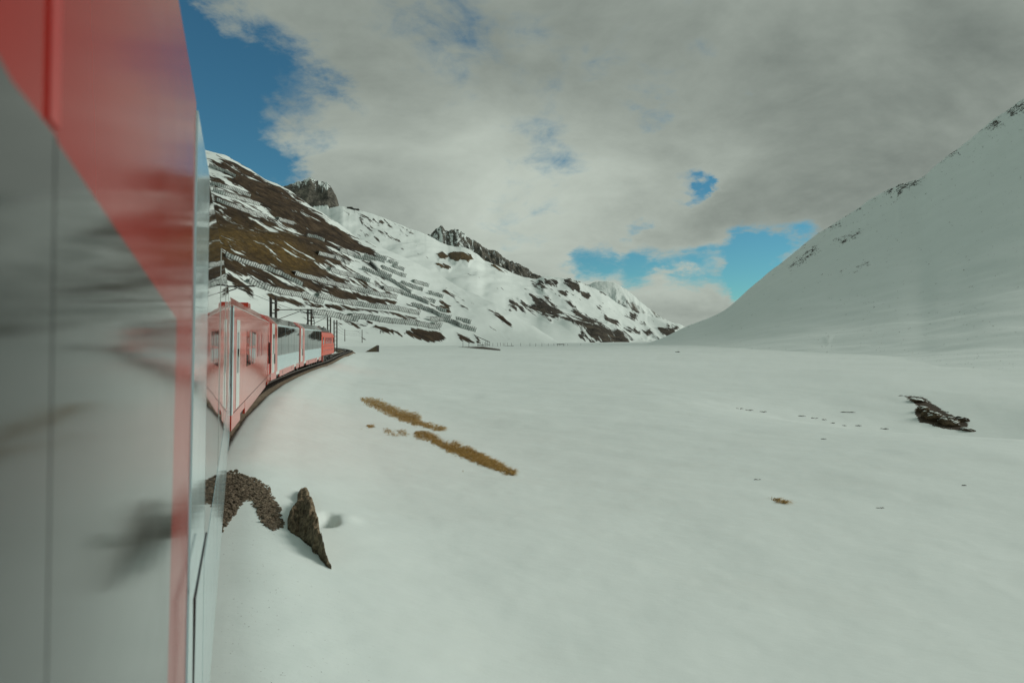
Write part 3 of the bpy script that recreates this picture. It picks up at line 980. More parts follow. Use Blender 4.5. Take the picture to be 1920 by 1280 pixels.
# ------------------------------------------------------------------ avalanche barriers on the flank
FENCES = [
    ([(423, 487), (469, 503), (503, 512), (530, 521), (568, 539)], 'long snow barrier under the ochre grass, directly above the red carriage roof'),
    ([(553, 518), (577, 526), (613, 535), (657, 542), (699, 549), (743, 556)], 'longest dark-edged snow barrier starting at the foot of the brown grass'),
    ([(466, 534), (503, 545), (554, 555), (607, 569)], 'snow barrier just above the twin-post mast behind the panoramic carriages'),
    ([(597, 558), (643, 569), (680, 575), (724, 582), (767, 588), (786, 591)], 'long snow barrier on clean snow, third row up from the track'),
    ([(585, 593), (628, 601), (672, 610)], 'lowest snow barrier, crossed by masts behind the locomotive roof'),
    ([(659, 601), (699, 606), (709, 608), (767, 616), (823, 624)], 'low snow barrier above the dark earth patch with posts'),
    ([(813, 618), (827, 620)], 'stub of snow barrier at the end of the lowest long row'),
    ([(619, 512), (650, 520), (693, 530)], 'short snow barrier right of the ochre grass tongue'),
    ([(637, 480), (675, 493), (704, 500)], 'snow barrier leading off the tip of the upper brown slope'),
    ([(628, 494), (656, 503)], 'short snow barrier over brown earth below the upper tip'),
    ([(680, 511), (719, 522), (738, 530), (772, 546)], 'bent snow barrier descending midway across the snowy slope'),
    ([(719, 540), (753, 546), (782, 557), (805, 569)], 'curved snow barrier ending at the streaky brown outcrop'),
    ([(716, 508), (762, 521)], 'straight mid-length snow barrier high on the smooth snow'),
    ([(695, 502), (709, 513), (735, 522)], 'crooked snow barrier beside the straight high one'),
    ([(738, 506), (759, 512)], 'small high snow barrier near the smooth skyline snow'),
    ([(754, 532), (794, 544)], 'straight snow barrier in the middle of the pale slope'),
    ([(776, 530), (804, 537)], 'small snow barrier farthest up beside the smooth snow edge'),
    ([(705, 486), (725, 493)], 'topmost short snow barrier where the brown slope ends'),
    ([(730, 498), (746, 503)], 'tiny faint snow barrier below the topmost short one'),
    ([(773, 573), (804, 582), (826, 594), (846, 598)], 'winding snow barrier under the brown outcrop'),
    ([(805, 550), (832, 557)], 'short snow barrier above the brown outcrop'),
    ([(792, 560), (817, 566)], 'short snow barrier touching the brown outcrop from its left'),
    ([(819, 579), (838, 586)], 'snow barrier stub at the lower edge of the brown outcrop'),
    ([(805, 603), (833, 606), (851, 611), (864, 619), (893, 624)], 'wavy snow barrier above the small earth gullies'),
    ([(855, 604), (883, 611)], 'last short snow barrier toward the valley end'),
    ([(684, 487), (722, 499)], 'thin snow barrier under the topmost one'),
    ([(394, 314), (420, 323), (444, 338)], 'uppermost snow barrier beside the carriage window edge'),
    ([(397, 345), (441, 358), (470, 372)], 'second snow barrier down on the upper flank by the carriage'),
    ([(401, 366), (454, 382), (488, 393)], 'third snow barrier down on the upper flank, snow filled'),
    ([(407, 385), (454, 401), (501, 413)], 'fourth snow barrier down, edging the dark brown slope'),
    ([(522, 416), (551, 424)], 'snow-covered barrier piece inside the upper brown slope'),
    ([(576, 447), (610, 463)], 'snow barrier half hidden in the brown slope centre'),
    ([(597, 486), (630, 494), (654, 503)], 'snow barrier across the right part of the brown slope'),
]


def build_fence(pts, label):
    P = np.array(pts, float)
    seg = np.linalg.norm(np.diff(P, axis=0), axis=1)
    cum = np.concatenate([[0], np.cumsum(seg)])
    xs = np.arange(0, cum[-1] + 0.1, 2.0)
    W = []
    for s_ in xs:
        p, v = FL.where(np.interp(s_, cum, P[:, 0]), np.interp(s_, cum, P[:, 1]))
        p[2] += float(FL.relief(np.array([p[0]]), np.array([p[1]]), np.array([p[2]]), np.array([v]), np.array([np.interp(s_, cum, P[:, 0])]), np.array([np.interp(s_, cum, P[:, 1])]))[0]) * min(1, v * 8)
        W.append(p)
    W = np.array(W)
    for k in range(2):                                 # a barrier follows the ground but not every bump
        if len(W) > 4:
            W[1:-1] = (W[:-2] + 2 * W[1:-1] + W[2:]) / 4
    # resample about every 1.1 m
    d = np.concatenate([[0], np.cumsum(np.linalg.norm(np.diff(W, axis=0), axis=1))])
    n = max(4, int(d[-1] / 1.35))
    t = np.linspace(0, d[-1], n + 1)
    W = np.stack([np.interp(t, d, W[:, k]) for k in range(3)], 1)
    base = Vector(W[0])
    W = W - W[0]
    root = tag(empty('snow_barrier', base), label, 'snow barrier', 'avalanche barriers on the flank')
    beams, posts, snow = MB(), MB(), MB()
    H = 3.1
    tops, foots = [], []
    for i in range(n + 1):
        a, b = W[max(i - 1, 0)], W[min(i + 1, n)]
        al = Vector((b[0] - a[0], b[1] - a[1], 0)).normalized()
        dn = Vector((al.y, -al.x, 0))                 # downhill side, toward the valley
        if dn.y > 0:
            dn = -dn
        h = H * (1 + 0.06 * math.sin(i * 1.7))
        f = Vector(W[i]) + Vector((0, 0, -0.3))
        tp = Vector(W[i]) + dn * 0.9 + Vector((0, 0, h * 0.92))
        foots.append(f)
        tops.append(tp)
        lean = al * 0.55
        posts.bar(f - lean + dn * 0.12, tp + lean + dn * 0.12, 0.26, 0.16)   # slanting girders
        if i % 6 == 0:
            posts.bar(Vector(W[i]) + dn * 2.6 + Vector((0, 0, -2.6)), Vector(W[i]) + dn * 0.6 + Vector((0, 0, h * 0.55)), 0.2)
    for k in range(2):
        q = 0.06 + 0.9 * k
        for i in range(n):
            beams.bar(foots[i].lerp(tops[i], q), foots[i + 1].lerp(tops[i + 1], q), 0.10, 0.5 if k == 0 else 0.14)  # bottom beam made deep to act as the dark shadow line beneath
    # snow lodged behind the grate, with its uneven upper edge
    vs, fs = [], []
    for i in range(n + 1):
        a, b = W[max(i - 1, 0)], W[min(i + 1, n)]
        al = Vector((b[0] - a[0], b[1] - a[1], 0)).normalized()
        dn = Vector((al.y, -al.x, 0))
        if dn.y > 0:
            dn = -dn
        e = 0.90 + 0.06 * math.sin(i * 0.9 + len(pts)) + random.uniform(-0.06, 0.05)
        lo = foots[i].lerp(tops[i], 0.16) - dn * 0.12
        hi = foots[i].lerp(tops[i], e) - dn * 0.12
        vs += [lo, hi, hi - dn * 2.6 + Vector((0, 0, 0.25)), hi - dn * 5.0 + Vector((0, 0, -0.5))]
        if i:
            for k in range(3):
                q = (i - 1) * 4 + k
                fs.append((q, q + 4, q + 5, q + 1))
    snow.add(vs, fs)
    posts.build('girders', FSTEEL, root)['kind'] = 'stuff'
    beams.build('crossbeams', FSTEEL, root)['kind'] = 'stuff'
    snow.build('lodged_snow', FSNOW, root, smooth=True)


for pts, lab in FENCES:
    build_fence(pts, lab)

# ------------------------------------------------------------------ carriages
LEAN = 0.014
W_CAR = 2.65
Z_SKIRT, Z_CANT, Z_ROOF = 0.45, 3.28, 3.72


def side_y(z):
    return LEAN * (2.55 - z)


def car_root(name, a, b, label, cat, gap=0.28):
    """Empty at the rear right foot of a vehicle standing between the side-line points a and b; local x forward, y inward, z up"""
    a, b = np.asarray(a), np.asarray(b)
    d = b - a
    L = float(np.hypot(*d))
    u = d / L
    rz = math.atan2(u[1], u[0])
    p = a + u * gap
    o = tag(empty(name, (p[0], p[1], 0), rz), label, cat)
    return o, L - 2 * gap


def panel(name, poly, mat, root, proud=0.004, thick=0.03, bevel=0.0):
    """flat plate on the right-hand side; poly in (along, height)"""
    n = len(poly)
    vo = [(s_, side_y(z) - proud, z) for s_, z in poly]
    vi = [(s_, side_y(z) - proud + thick, z) for s_, z in poly]
    fs = [tuple(range(n)), tuple(range(2 * n - 1, n - 1, -1))]
    fs += [(k, n + k, n + (k + 1) % n, (k + 1) % n) for k in range(n)]
    mb = MB()
    mb.add(vo + vi, fs)
    return mb.build(name, mat, root, bevel=bevel)


def rect(s0, s1, z0, z1):
    return [(s0, z0), (s1, z0), (s1, z1), (s0, z1)]


def slope_panel(name, s0, s1, t0, t1, mat, root, proud=0.006):
    """plate on the slanted cant between the side and the roof (t from 0 at the side to 1 at the roof)"""
    ya, za, yb, zb = side_y(Z_CANT), Z_CANT, 0.46, Z_ROOF
    nrm = Vector((0, -(zb - za), (yb - ya))).normalized()
    pts = []
    for s_, t in ((s0, t0), (s1, t0), (s1, t1), (s0, t1)):
        pts.append(Vector((s_, ya + (yb - ya) * t, za + (zb - za) * t)))
    mb = MB()
    vo = [p + nrm * proud for p in pts]
    vi = [p - nrm * 0.02 for p in pts]
    mb.add(vo + vi, [(0, 1, 2, 3), (7, 6, 5, 4), (0, 4, 5, 1), (1, 5, 6, 2), (2, 6, 7, 3), (3, 7, 4, 0)])
    return mb.build(name, mat, root)


def shell(root, L, mat, name='body', z0=0.62):
    prof = [(side_y(z0), z0), (side_y(Z_CANT), Z_CANT), (0.46, Z_ROOF), (0.95, Z_ROOF + 0.09), (W_CAR - 0.95, Z_ROOF + 0.09), (W_CAR - 0.46, Z_ROOF), (W_CAR - side_y(Z_CANT), Z_CANT), (W_CAR - side_y(z0), z0)]
    n = len(prof)
    mb = MB()
    mb.add([(0, y, z) for y, z in prof] + [(L, y, z) for y, z in prof], [tuple(range(n - 1, -1, -1)), tuple(range(n, 2 * n))] + [(k, k + 1 if k < n - 1 else 0, n + (k + 1) % n, n + k) for k in range(n)])
    me_o = mb.build(name, mat, root)
    return me_o


def bogie(root, s):
    b = MB()
    b.box(s - 1.3, s + 1.3, 0.35, 0.5, 0.35, 0.62)
    b.box(s - 1.3, s + 1.3, W_CAR - 0.5, W_CAR - 0.35, 0.35, 0.62)
    b.box(s - 0.3, s + 0.3, 0.35, W_CAR - 0.35, 0.3, 0.6)
    bo = b.build('bogie', UNDER, root)
    for ds in (-0.9, 0.9):
        for y in (0.72, W_CAR - 0.84):
            w = MB()
            n = 18
            vs = []
            for yy in (y, y + 0.12):
                vs += [(s + ds + 0.37 * math.cos(2 * math.pi * k / n), yy, 0.37 + 0.37 * math.sin(2 * math.pi * k / n)) for k in range(n)]
            w.add(vs, [tuple(range(n)), tuple(range(2 * n - 1, n - 1, -1))] + [(k, n + k, n + (k + 1) % n, (k + 1) % n) for k in range(n)])
            w.build('wheel', UNDER, bo)


def skirt(root, L, mat, cuts=(2.3,)):
    """lower red apron with a bogie cut-out near each end"""
    c = cuts[0]
    w = 1.5
    xs = [(0.02, c), (c + w, L - c - w), (L - c, L - 0.02)]
    m = MB()
    for a, b in xs:
        y0, y1 = side_y(Z_SKIRT), side_y(0.80)
        m.add([(a, y0 - 0.004, Z_SKIRT), (b, y0 - 0.004, Z_SKIRT), (b, y1 - 0.004, 0.80), (a, y1 - 0.004, 0.80), (a, y0 + 0.06, Z_SKIRT), (b, y0 + 0.06, Z_SKIRT), (b, y1 + 0.06, 0.80), (a, y1 + 0.06, 0.80)],
              [(0, 1, 2, 3), (7, 6, 5, 4), (0, 4, 5, 1), (1, 5, 6, 2), (2, 6, 7, 3), (3, 7, 4, 0)])
        m.box(a, b, W_CAR - 0.1, W_CAR - 0.04, Z_SKIRT, 0.8)
    o = m.build('skirt', mat, root)
    u = MB()
    u.box(0.4, L - 0.4, 0.5, W_CAR - 0.5, 0.36, 0.7)
    u.build('underframe', UNDER, root)
    for s in (c + w / 2, L - c - w / 2):
        bogie(root, s)
        panel('bogie_shade_plate', rect(s - w / 2 + 0.003, s + w / 2 - 0.003, 0.50, 0.798), BLACK, root, proud=-0.05)  # black plate behind the cut-out stands in for the shade inside it
    return o


def bellows(root, L):
    m = MB()
    for k in range(5):
        i = 0.10 if k % 2 == 0 else 0.18
        x0 = L + 0.01 + k * 0.105
        m.box(x0, x0 + 0.10, 0.45 + i, W_CAR - 0.45 - i, 0.8, 3.2 - i)
    m.build('gangway_bellows', BLACK, root)


def panoramic(a, b, label, front_red=True):
    root, L = car_root('panorama_carriage', a, b, label, 'train carriage')
    shell(root, L, WHITE)
    skirt(root, L, RED)
    bellows(root, L)
    # red end frames: strip up the side, along the cant and over the roof
    for s0, s1, m in ((0.0, 0.22, REDDEEP), (L - 0.22, L, RED)):
        panel('end_frame', rect(s0, s1, 0.803, Z_CANT - 0.004), m, root, proud=0.012, thick=0.05)
        slope_panel('end_frame', s0, s1, 0.0, 1.0, m, root, proud=0.012)
    # entrance door behind the near end, then the red pillar
    door = panel('door', rect(0.62, 1.45, 0.85, 3.02), WHITE, root, proud=0.009)
    panel('door_window', rect(0.80, 1.27, 1.75, 2.75), GLASS, door, proud=0.014)
    hl = MB()
    hl.box(1.34, 1.37, side_y(1.5) - 0.05, side_y(1.5) - 0.01, 1.25, 1.75)
    hl.build('handrail', BLACK, door)
    panel('red_pillar', [(1.50, 0.803), (2.75, 0.803), (2.45, Z_CANT - 0.004), (1.50, Z_CANT - 0.004)], RED, root, proud=0.006)
    slope_panel('cant_panel', 0.24, 2.35, 0.0, 1.0, RED, root, proud=0.005)
    s0, s1 = 2.78, L - 0.25
    panel('lower_panel', rect(s0, s1, 0.803, 1.62), PALE, root, proud=0.006)
    panel('panel_seam', rect(s0, s1, 1.623, 1.640), BLACK, root, proud=0.004)
    n = 7
    w = (s1 - s0) / n
    for k in range(n):
        x0, x1 = s0 + k * w + 0.03, s0 + (k + 1) * w - 0.03
        win = panel('window', rect(x0, x1, 1.655, Z_CANT - 0.10), GLASS, root, proud=0.005)
        fr = MB()
        panel('window_post', rect(x1 + 0.004, x1 + 0.056, 1.655, Z_CANT - 0.10), PALE if k % 2 else BLACK, win, proud=0.007)
        slope_panel('roof_window', x0 - 0.01, x1 + 0.01, 0.05, 0.97, ROOFGLASS, root)
    panel('cant_rail', rect(s0, s1, Z_CANT - 0.095, Z_CANT - 0.004), PALE, root, proud=0.007)
    for s in (L * 0.33, L * 0.66):
        panel('filler_flap', rect(s, s + 0.18, 0.53, 0.74), BLACK, root, proud=0.006)
    return root


def service(a, b, label):
    root, L = car_root('service_carriage', a, b, label, 'train carriage')
    shell(root, L, RED)
    skirt(root, L, RED)
    bellows(root, L)
    panel('end_frame', rect(L - 0.25, L, 0.803, Z_CANT - 0.004), REDDEEP, root, proud=0.012, thick=0.05)
    slope_panel('end_frame', L - 0.25, L, 0, 1, REDDEEP, root, proud=0.012)
    panel('corner_strip', rect(0.0, 0.26, 0.803, Z_CANT - 0.004), PALE, root, proud=0.010)
    d = panel('door', rect(1.0, 1.9, 0.85, 3.0), WHITE, root, proud=0.008)
    panel('door_window', rect(1.25, 1.65, 1.7, 2.7), GLASS, d, proud=0.013)
    for s0 in (4.2, 6.3):
        w = panel('window', rect(s0, s0 + 1.5, 1.75, 2.75), GLASS, root, proud=0.006)
        panel('window_bar', rect(s0 + 0.72, s0 + 0.78, 1.753, 2.747), RED, w, proud=0.010)
        panel('window_bar', rect(s0 + 0.003, s0 + 0.715, 2.25, 2.30), RED, w, proud=0.009)
        panel('window_bar', rect(s0 + 0.785, s0 + 1.497, 2.25, 2.30), RED, w, proud=0.009)
    for s0 in (9.0, 11.3):
        panel('ventilation_grille', rect(s0, s0 + 1.3, 1.9, 2.7), REDDARK, root, proud=0.006)
    d = panel('door', rect(L - 2.1, L - 1.2, 0.85, 3.0), RED, root, proud=0.008)
    panel('door_window', rect(L - 1.9, L - 1.4, 1.75, 2.7), GLASS, d, proud=0.013)
    hr = MB()
    hr.box(L - 1.12, L - 1.02, side_y(1.5) - 0.06, side_y(1.5) + 0.0, 1.35, 2.35)
    hr.build('handrail', BLACK, d)
    panel('body_seam', rect(0.58, L - 0.3, 0.803, 0.820), BLACK, root, proud=0.005)
    slope_panel('cant_gutter', 0.05, L - 0.3, 0.0, 0.06, WHITE, root, proud=0.012)
    v = MB()
    v.box(L * 0.66, L * 0.66 + 1.3, 0.55, 1.3, Z_ROOF - 0.02, Z_ROOF + 0.24)
    v.build('roof_vent', RED, root)
    return root


def near_px(px, py):
    """(along, height) on the near coach's side seen at px, py"""
    k = (px - HX) / F
    kz = (HY - py) / F
    # point = D*(k,1); lateral offset from the camera = -(DSIDE + side_y(z)); solve for D
    D = 1.0
    for _ in range(30):
        z = CZ + kz * D
        off = DSIDE + side_y(z)
        latk = k * RIGHT0[0] + RIGHT0[1]
        D = -off / latk
    z = CZ + kz * D
    return float(np.array([k * D, D]) @ DIR0), float(z)


def near_coach(a, b):
    root, L = car_root('panorama_carriage', a, b, 'nearest carriage side with grey panel, red diagonal and pale door, filling the picture edge', 'train carriage')
    off = 2.0 - 0.28                                   # local x of the camera's foot on the side

    def P(px, py):
        s_, z = near_px(px, py)
        return (s_ + off, z)
    shell(root, L, PALE)
    skirt(root, L, PALE)
    bellows(root, L)
    zt = Z_CANT - 0.004
    # red livery with its slanting lower edge, and the strip that runs down to the skirt
    pA, pB, pC = P(0, 150), P(92, 268), P(325, 597)
    sR0, sR1 = P(325, 640)[0], P(358, 640)[0]
    q0, q1, q2, q3 = P(325, 640), P(306, 1280), P(358, 640), P(343, 1280)
    zb_ = 0.803
    sB0 = q0[0] + (q1[0] - q0[0]) * (q0[1] - zb_) / (q0[1] - q1[1]) * 0.75
    sB1 = q2[0] + (q3[0] - q2[0]) * (q2[1] - zb_) / (q2[1] - q3[1]) * 0.75
    slope = (pA[1] - pC[1]) / (pA[0] - pC[0])
    zl = min(pA[1] + (0.02 - pA[0]) * slope * 0.6, zt - 0.1)
    lower = [(0.02, zl), (pA[0] - 0.35, pA[1] + 0.07), pA, pB, P(180, 392), P(250, 491), (sR0, pC[1])]
    panel('red_livery', [(sR0, q0[1]), (sB0, 0.803), (sB1, 0.803), (sR1, q2[1]), (sR1, zt), (0.02, zt)] + lower, REDDARK, root, proud=0.005)
    sP0, sP1 = P(72, 200)[0], P(93, 200)[0]
    panel('red_post', rect(sP0, sP1, pB[1] + 0.01, zt - 0.01), POSTRED, root, proud=0.007)
    # darkened grey panels below the slanting edge, either side of a joint
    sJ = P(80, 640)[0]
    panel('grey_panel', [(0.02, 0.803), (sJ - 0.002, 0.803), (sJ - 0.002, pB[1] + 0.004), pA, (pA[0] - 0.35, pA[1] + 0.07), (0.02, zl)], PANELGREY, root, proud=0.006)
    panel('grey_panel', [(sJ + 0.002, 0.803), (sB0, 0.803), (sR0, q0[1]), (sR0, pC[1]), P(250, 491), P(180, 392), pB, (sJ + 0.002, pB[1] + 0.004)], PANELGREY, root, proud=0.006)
    # pale entrance door with its rubber edge and handrail
    sD1 = P(384, 640)[0]
    d = panel('door', [(sB1 + 0.012, 0.83), (sD1, 0.83), (sD1, zt - 0.02), (sR1 + 0.012, zt - 0.02), (sR1 + 0.012, q2[1])], PALE, root, proud=0.010)
    g0 = P(344, 1200)
    hr = MB()
    y = side_y(1.4) - 0.022
    a0, a1 = P(343, 1125), P(371, 1000)
    hr.tube([(a0[0], side_y(0.9) - 0.03, 0.92), (a0[0], side_y(a0[1]) - 0.03, a0[1]), (a1[0], side_y(a1[1]) - 0.03, a1[1])], 0.004)
    hr.build('door_cable', BLACK, d)
    panel('door_edge', rect(sD1 + 0.004, sD1 + 0.07, 0.83, zt - 0.02), BLACK, d, proud=0.008)
    # windows beyond the door
    s0, s1 = sD1 + 0.1, L - 0.05
    edges = [s0, s0 + 2.4, s0 + 4.8, s0 + 7.2, s1]
    for k in range(4):
        x0, x1 = edges[k] + 0.02, edges[k + 1] - 0.02
        w = panel('window', rect(x0, x1, 1.56, zt - 0.03), GLASS, root, proud=0.006)
        panel('window_post', rect(x1 + 0.003, x1 + 0.037, 1.56, zt - 0.03), WHITE, w, proud=0.009)
        panel('lower_panel', rect(x0, x1, 0.83, 1.545), PALE, root, proud=0.007)
    for s in (L * 0.2, L * 0.7):
        slope_panel('roof_window', s, s + 4, 0.05, 0.95, ROOFGLASS, root)
    return root


near_coach(ENDS[0], ENDS[1])
service(ENDS[1], ENDS[2], 'all-red carriage with small windows, directly ahead of the nearest one')
panoramic(ENDS[2], ENDS[3], 'panoramic carriage with pale blue lower panels, behind the all-red one')
panoramic(ENDS[3], ENDS[4], 'panoramic carriage coupled directly behind the red locomotive')


def locomotive(a, b):
    root, L = car_root('locomotive', a, b, 'red electric locomotive with dark roof gear at the head of the train', 'locomotive', gap=0.45)
    zt = 3.10
    prof = [(0.05, 0.85), (0.0, 1.2), (0.0, 2.75), (0.18, zt), (0.6, zt + 0.14), (W_CAR - 0.6, zt + 0.14), (W_CAR - 0.18, zt), (W_CAR, 2.75), (W_CAR, 1.2), (W_CAR - 0.05, 0.85)]
    n = len(prof)
    rings = []
    for x, k in ((0.0, 0.94), (0.25, 1.0), (L - 0.25, 1.0), (L, 0.94)):
        rings.append([(x, (y - W_CAR / 2) * k + W_CAR / 2, 0.85 + (z - 0.85) * (0.9 + 0.1 * (k > 0.95))) for y, z in prof])
    m = MB()
    vs = sum(rings, [])
    fs = [tuple(range(n - 1, -1, -1)), tuple(range(3 * n, 4 * n))]
    for r in range(3):
        fs += [(r * n + k, r * n + (k + 1) % n, (r + 1) * n + (k + 1) % n, (r + 1) * n + k) for k in range(n)]
    m.add(vs, fs)
    m.build('body', LOCORED, root)

    def plate(name, s0, s1, z0, z1, mat, y=-0.008, par=None):
        mb = MB()
        mb.box(s0, s1, y, y + 0.02, z0, z1)
        return mb.build(name, mat, par or root)
    for s0 in (0.55, L - 1.5):
        plate('cab_window', s0, s0 + 0.9, 1.95, 2.65, GLASS)
    for k in range(4):
        s0 = 2.6 + k * (L - 5.4) / 4
        g = plate('grille', s0, s0 + (L - 5.4) / 4 - 0.15, 2.0, 2.62, REDDARK)
        for q in range(5):
            plate('slat', s0 + 0.02, s0 + (L - 5.4) / 4 - 0.17, 2.05 + q * 0.115, 2.09 + q * 0.115, RED, -0.016, g)
    plate('body_rib', 0.3, L - 0.3, 1.30, 1.35, REDDARK, -0.014)
    plate('body_rib', 0.3, L - 0.3, 1.72, 1.76, REDDARK, -0.014)
    # rear cab face toward the carriages
    mb = MB()
    mb.box(-0.03, 0.0, 0.35, 1.2, 1.9, 2.6)
    mb.build('end_window', GLASS, root)
    mb = MB()
    mb.box(-0.03, 0.0, 1.45, 2.3, 1.9, 2.6)
    mb.build('end_window', GLASS, root)
    for y, z in ((0.3, 1.25), (2.2, 1.25), (0.3, 2.72)):
        mb = MB()
        mb.box(-0.05, -0.005, y, y + 0.16, z, z + 0.16)
        mb.build('headlight', LAMP, root)
    # roof gear
    rf = MB()
    rf.box(1.2, L - 1.2, 0.42, W_CAR - 0.42, zt + 0.1, zt + 0.38)
    rf.box(2.2, 4.4, 0.6, W_CAR - 0.6, zt + 0.38, zt + 0.66)
    rf.box(6.2, 9.2, 0.55, W_CAR - 0.55, zt + 0.38, zt + 0.58)
    ro = rf.build('roof_equipment', ROOFGREY, root, bevel=0.04)
    for s in (5.0, 5.5, 9.8):
        ins = MB()
        ins.tube([(s, 0.9, zt + 0.3), (s, 0.9, zt + 0.75)], [0.10, 0.06], 8)
        ins.build('insulator', INSUL, ro)
    pg = MB()
    yb = W_CAR / 2
    for dy in (-0.42, 0.42):
        pg.bar((1.1, yb + dy, zt + 0.52), (2.3, yb + dy * 0.7, zt + 1.18), 0.07)
        pg.bar((2.3, yb + dy * 0.7, zt + 1.18), (0.9, yb + dy * 0.6, zt + 1.95), 0.06)
    pg.bar((2.3, yb - 0.3, zt + 1.18), (2.3, yb + 0.3, zt + 1.18), 0.06)
    po = pg.build('pantograph', BLACK, root)
    pb = MB()
    pb.bar((0.9, yb - 0.8, zt + 1.97), (0.9, yb + 0.8, zt + 1.97), 0.10, 0.06)
    pb.build('contact_strip', BLACK, po)
    u = MB()
    u.box(0.3, L - 0.3, 0.25, W_CAR - 0.25, 0.55, 0.86)
    u.build('underframe', UNDER, root)
    for s in (2.6, L - 2.6):
        bogie(root, s)
        fr = MB()
        fr.box(s - 1.7, s + 1.7, 0.10, 0.2, 0.42, 0.66)
        for q in (-1.2, 0, 1.2):
            fr.box(s + q - 0.14, s + q + 0.14, 0.06, 0.12, 0.25, 0.75)
        fr.build('bogie_frame', UNDER, root)
    st = MB()
    st.box(0.45, 0.85, 0.0, 0.12, 0.28, 0.84)
    st.build('cab_step', RED, root)
    return root


locomotive(ENDS[4], ENDS[5])

# ------------------------------------------------------------------ track
track = tag(empty('railway_track'), 'single dark railway track curving away ahead of the train', 'railway track', kind='structure')


def along_track(off, step=0.8, stop=None):
    P = CENTRE + RIGHTN * off
    d = np.concatenate([[0], np.cumsum(np.linalg.norm(np.diff(P, axis=0), axis=1))])
    t = np.arange(0, d[-1], step)
    q = np.stack([np.interp(t, d, P[:, k]) for k in range(2)], 1)
    return q


def strip(name, offs, zs, mat, parent, kind=None, rough=0.0):
    Q = [along_track(0, 1.0)]
    base = Q[0]
    t = np.gradient(base, axis=0)
    t /= np.linalg.norm(t, axis=1)[:, None]
    rn = np.stack([t[:, 1], -t[:, 0]], 1)
    keep = base[:, 1] < 186
    base, rn = base[keep], rn[keep]
    m = MB()
    vs, fs = [], []
    k = len(offs)
    for i in range(len(base)):
        for o_, z in zip(offs, zs):
            jit = random.uniform(-rough, rough)
            p = base[i] + rn[i] * (o_ + jit)
            vs.append((p[0], p[1], z + random.uniform(-rough, rough) * 0.3))
    for i in range(len(base) - 1):
        for j in range(k - 1):
            q = i * k + j
            fs.append((q, q + 1, q + 1 + k, q + k))
    m.add(vs, fs)
    o = m.build(name, mat, parent, smooth=False)
    if kind:
        o['kind'] = kind
    return o


strip('ballast', [-2.1, -1.5, -0.5, 0.5, 0.85, 1.15, 1.6], [-0.62, -0.20, -0.17, -0.17, -0.22, -0.42, -0.75], STONE, track, 'stuff', 0.10)
for o_ in (-0.5, 0.5):
    strip('rail', [o_ - 0.06, o_ - 0.035, o_ + 0.035, o_ + 0.06], [-0.15, 0.0, 0.0, -0.15], RAILM, track)
sl = MB()
Qs = along_track(0, 0.75)
tq = np.gradient(Qs, axis=0)
tq /= np.linalg.norm(tq, axis=1)[:, None]
for q, t in zip(Qs, tq):
    if 14 < q[1] < 184:
        rn = Vector((t[1], -t[0], 0))
        c = Vector((q[0], q[1], -0.145))
        sl.bar(c - rn * 0.9, c + rn * 0.9, 0.22, 0.10)
so = sl.build('sleepers', DARKWOOD, track)
so['kind'] = 'stuff'

# ------------------------------------------------------------------ masts and wires
WIREPTS = []


def mast(px, D, zbase, height, label, arm=None, twin=True, w=0.34, arm_to=None):
    x = (px - HX) / F * D
    root = tag(empty('catenary_mast', (x, D, zbase)), label, 'mast', 'catenary masts beside the line')
    m = MB()
    if twin:
        for dx in (-w / 2 + 0.04, w / 2 - 0.06):
            m.box(dx - w * 0.14, dx + w * 0.18, -0.1, 0.1, -0.5, height)
        for k in range(int(height / 0.9)):
            m.box(-w / 2 + 0.05, w / 2 - 0.03, -0.02, 0.02, 0.4 + k * 0.9, 0.5 + k * 0.9)
    else:
        m.tube([(0, 0, -0.5), (0, 0, height)], [w / 2, w / 2 * 0.8], 8)
    m.build('post', STEEL, root)
    if not twin:
        f = MB()
        f.box(-w, w, -w, w, -0.4, 0.12)
        f.build('footing', STEEL, root)
    if arm:
        reach, za = arm
        a = MB()
        a.tube([(0, 0, za), (reach, -0.6, za)], 0.045, 6)
        a.tube([(0, 0, za - 1.0), (reach * 0.75, -0.45, za - 0.12)], 0.03, 6)
        a.tube([(reach * 0.72, -0.45, za - 0.02), (reach * 0.97, -0.55, za - 0.42)], 0.025, 6)
        ao = a.build('cantilever_arm', STEEL, root)
        i = MB()
        i.tube([(0.25, -0.05, za), (0.36, -0.06, za), (0.48, -0.08, za), (0.6, -0.1, za)], [0.05, 0.11, 0.11, 0.05], 8)
        i.build('insulator', INSUL, ao)
        WIREPTS.append((x + reach * 0.97, D - 0.55, zbase + za - 0.42))
    return root


# a mast hidden behind the near coach carries the arm that shows above the roof
mast(340, 36, -0.3, 6.6, 'catenary mast hidden behind the nearest carriage, only its long arm showing', (4.1, 5.55))
mast(512.5, 60, -0.2, 6.35, 'twin-post mast standing tallest behind the panoramic carriages', (3.4, 5.25), w=0.55)
mast(580.5, 84, -0.2, 6.35, 'twin-post mast rising behind the last panoramic carriage roof', (2.6, 5.3), w=0.52)
mast(617, 122, -0.1, 6.4, 'brown mast rising behind the locomotive roof', None, w=0.62)
mast(629, 150, -0.2, 6.75, 'full-height brown mast just beyond the locomotive nose', None, w=0.72)
far = [(646.5, 298, 645.5, 617, 'thin grey mast on a footing, first beyond the locomotive'), (679, 305, 645, 618, 'thin grey mast on a footing, left of the brown wedge'), (713, 335, 643.5, 619.5, 'thin mast just right of the brown wedge'),
       (746, 350, 642.5, 619.5, 'mast before the left part of the dark earth bank'), (775, 365, 641.5, 620.5, 'mast before the middle of the dark earth bank'), (793.5, 385, 641, 621, 'mast before the right part of the dark earth bank'), (804, 400, 641, 622, 'mast at the brown end of the dark earth bank')]
FARW = []
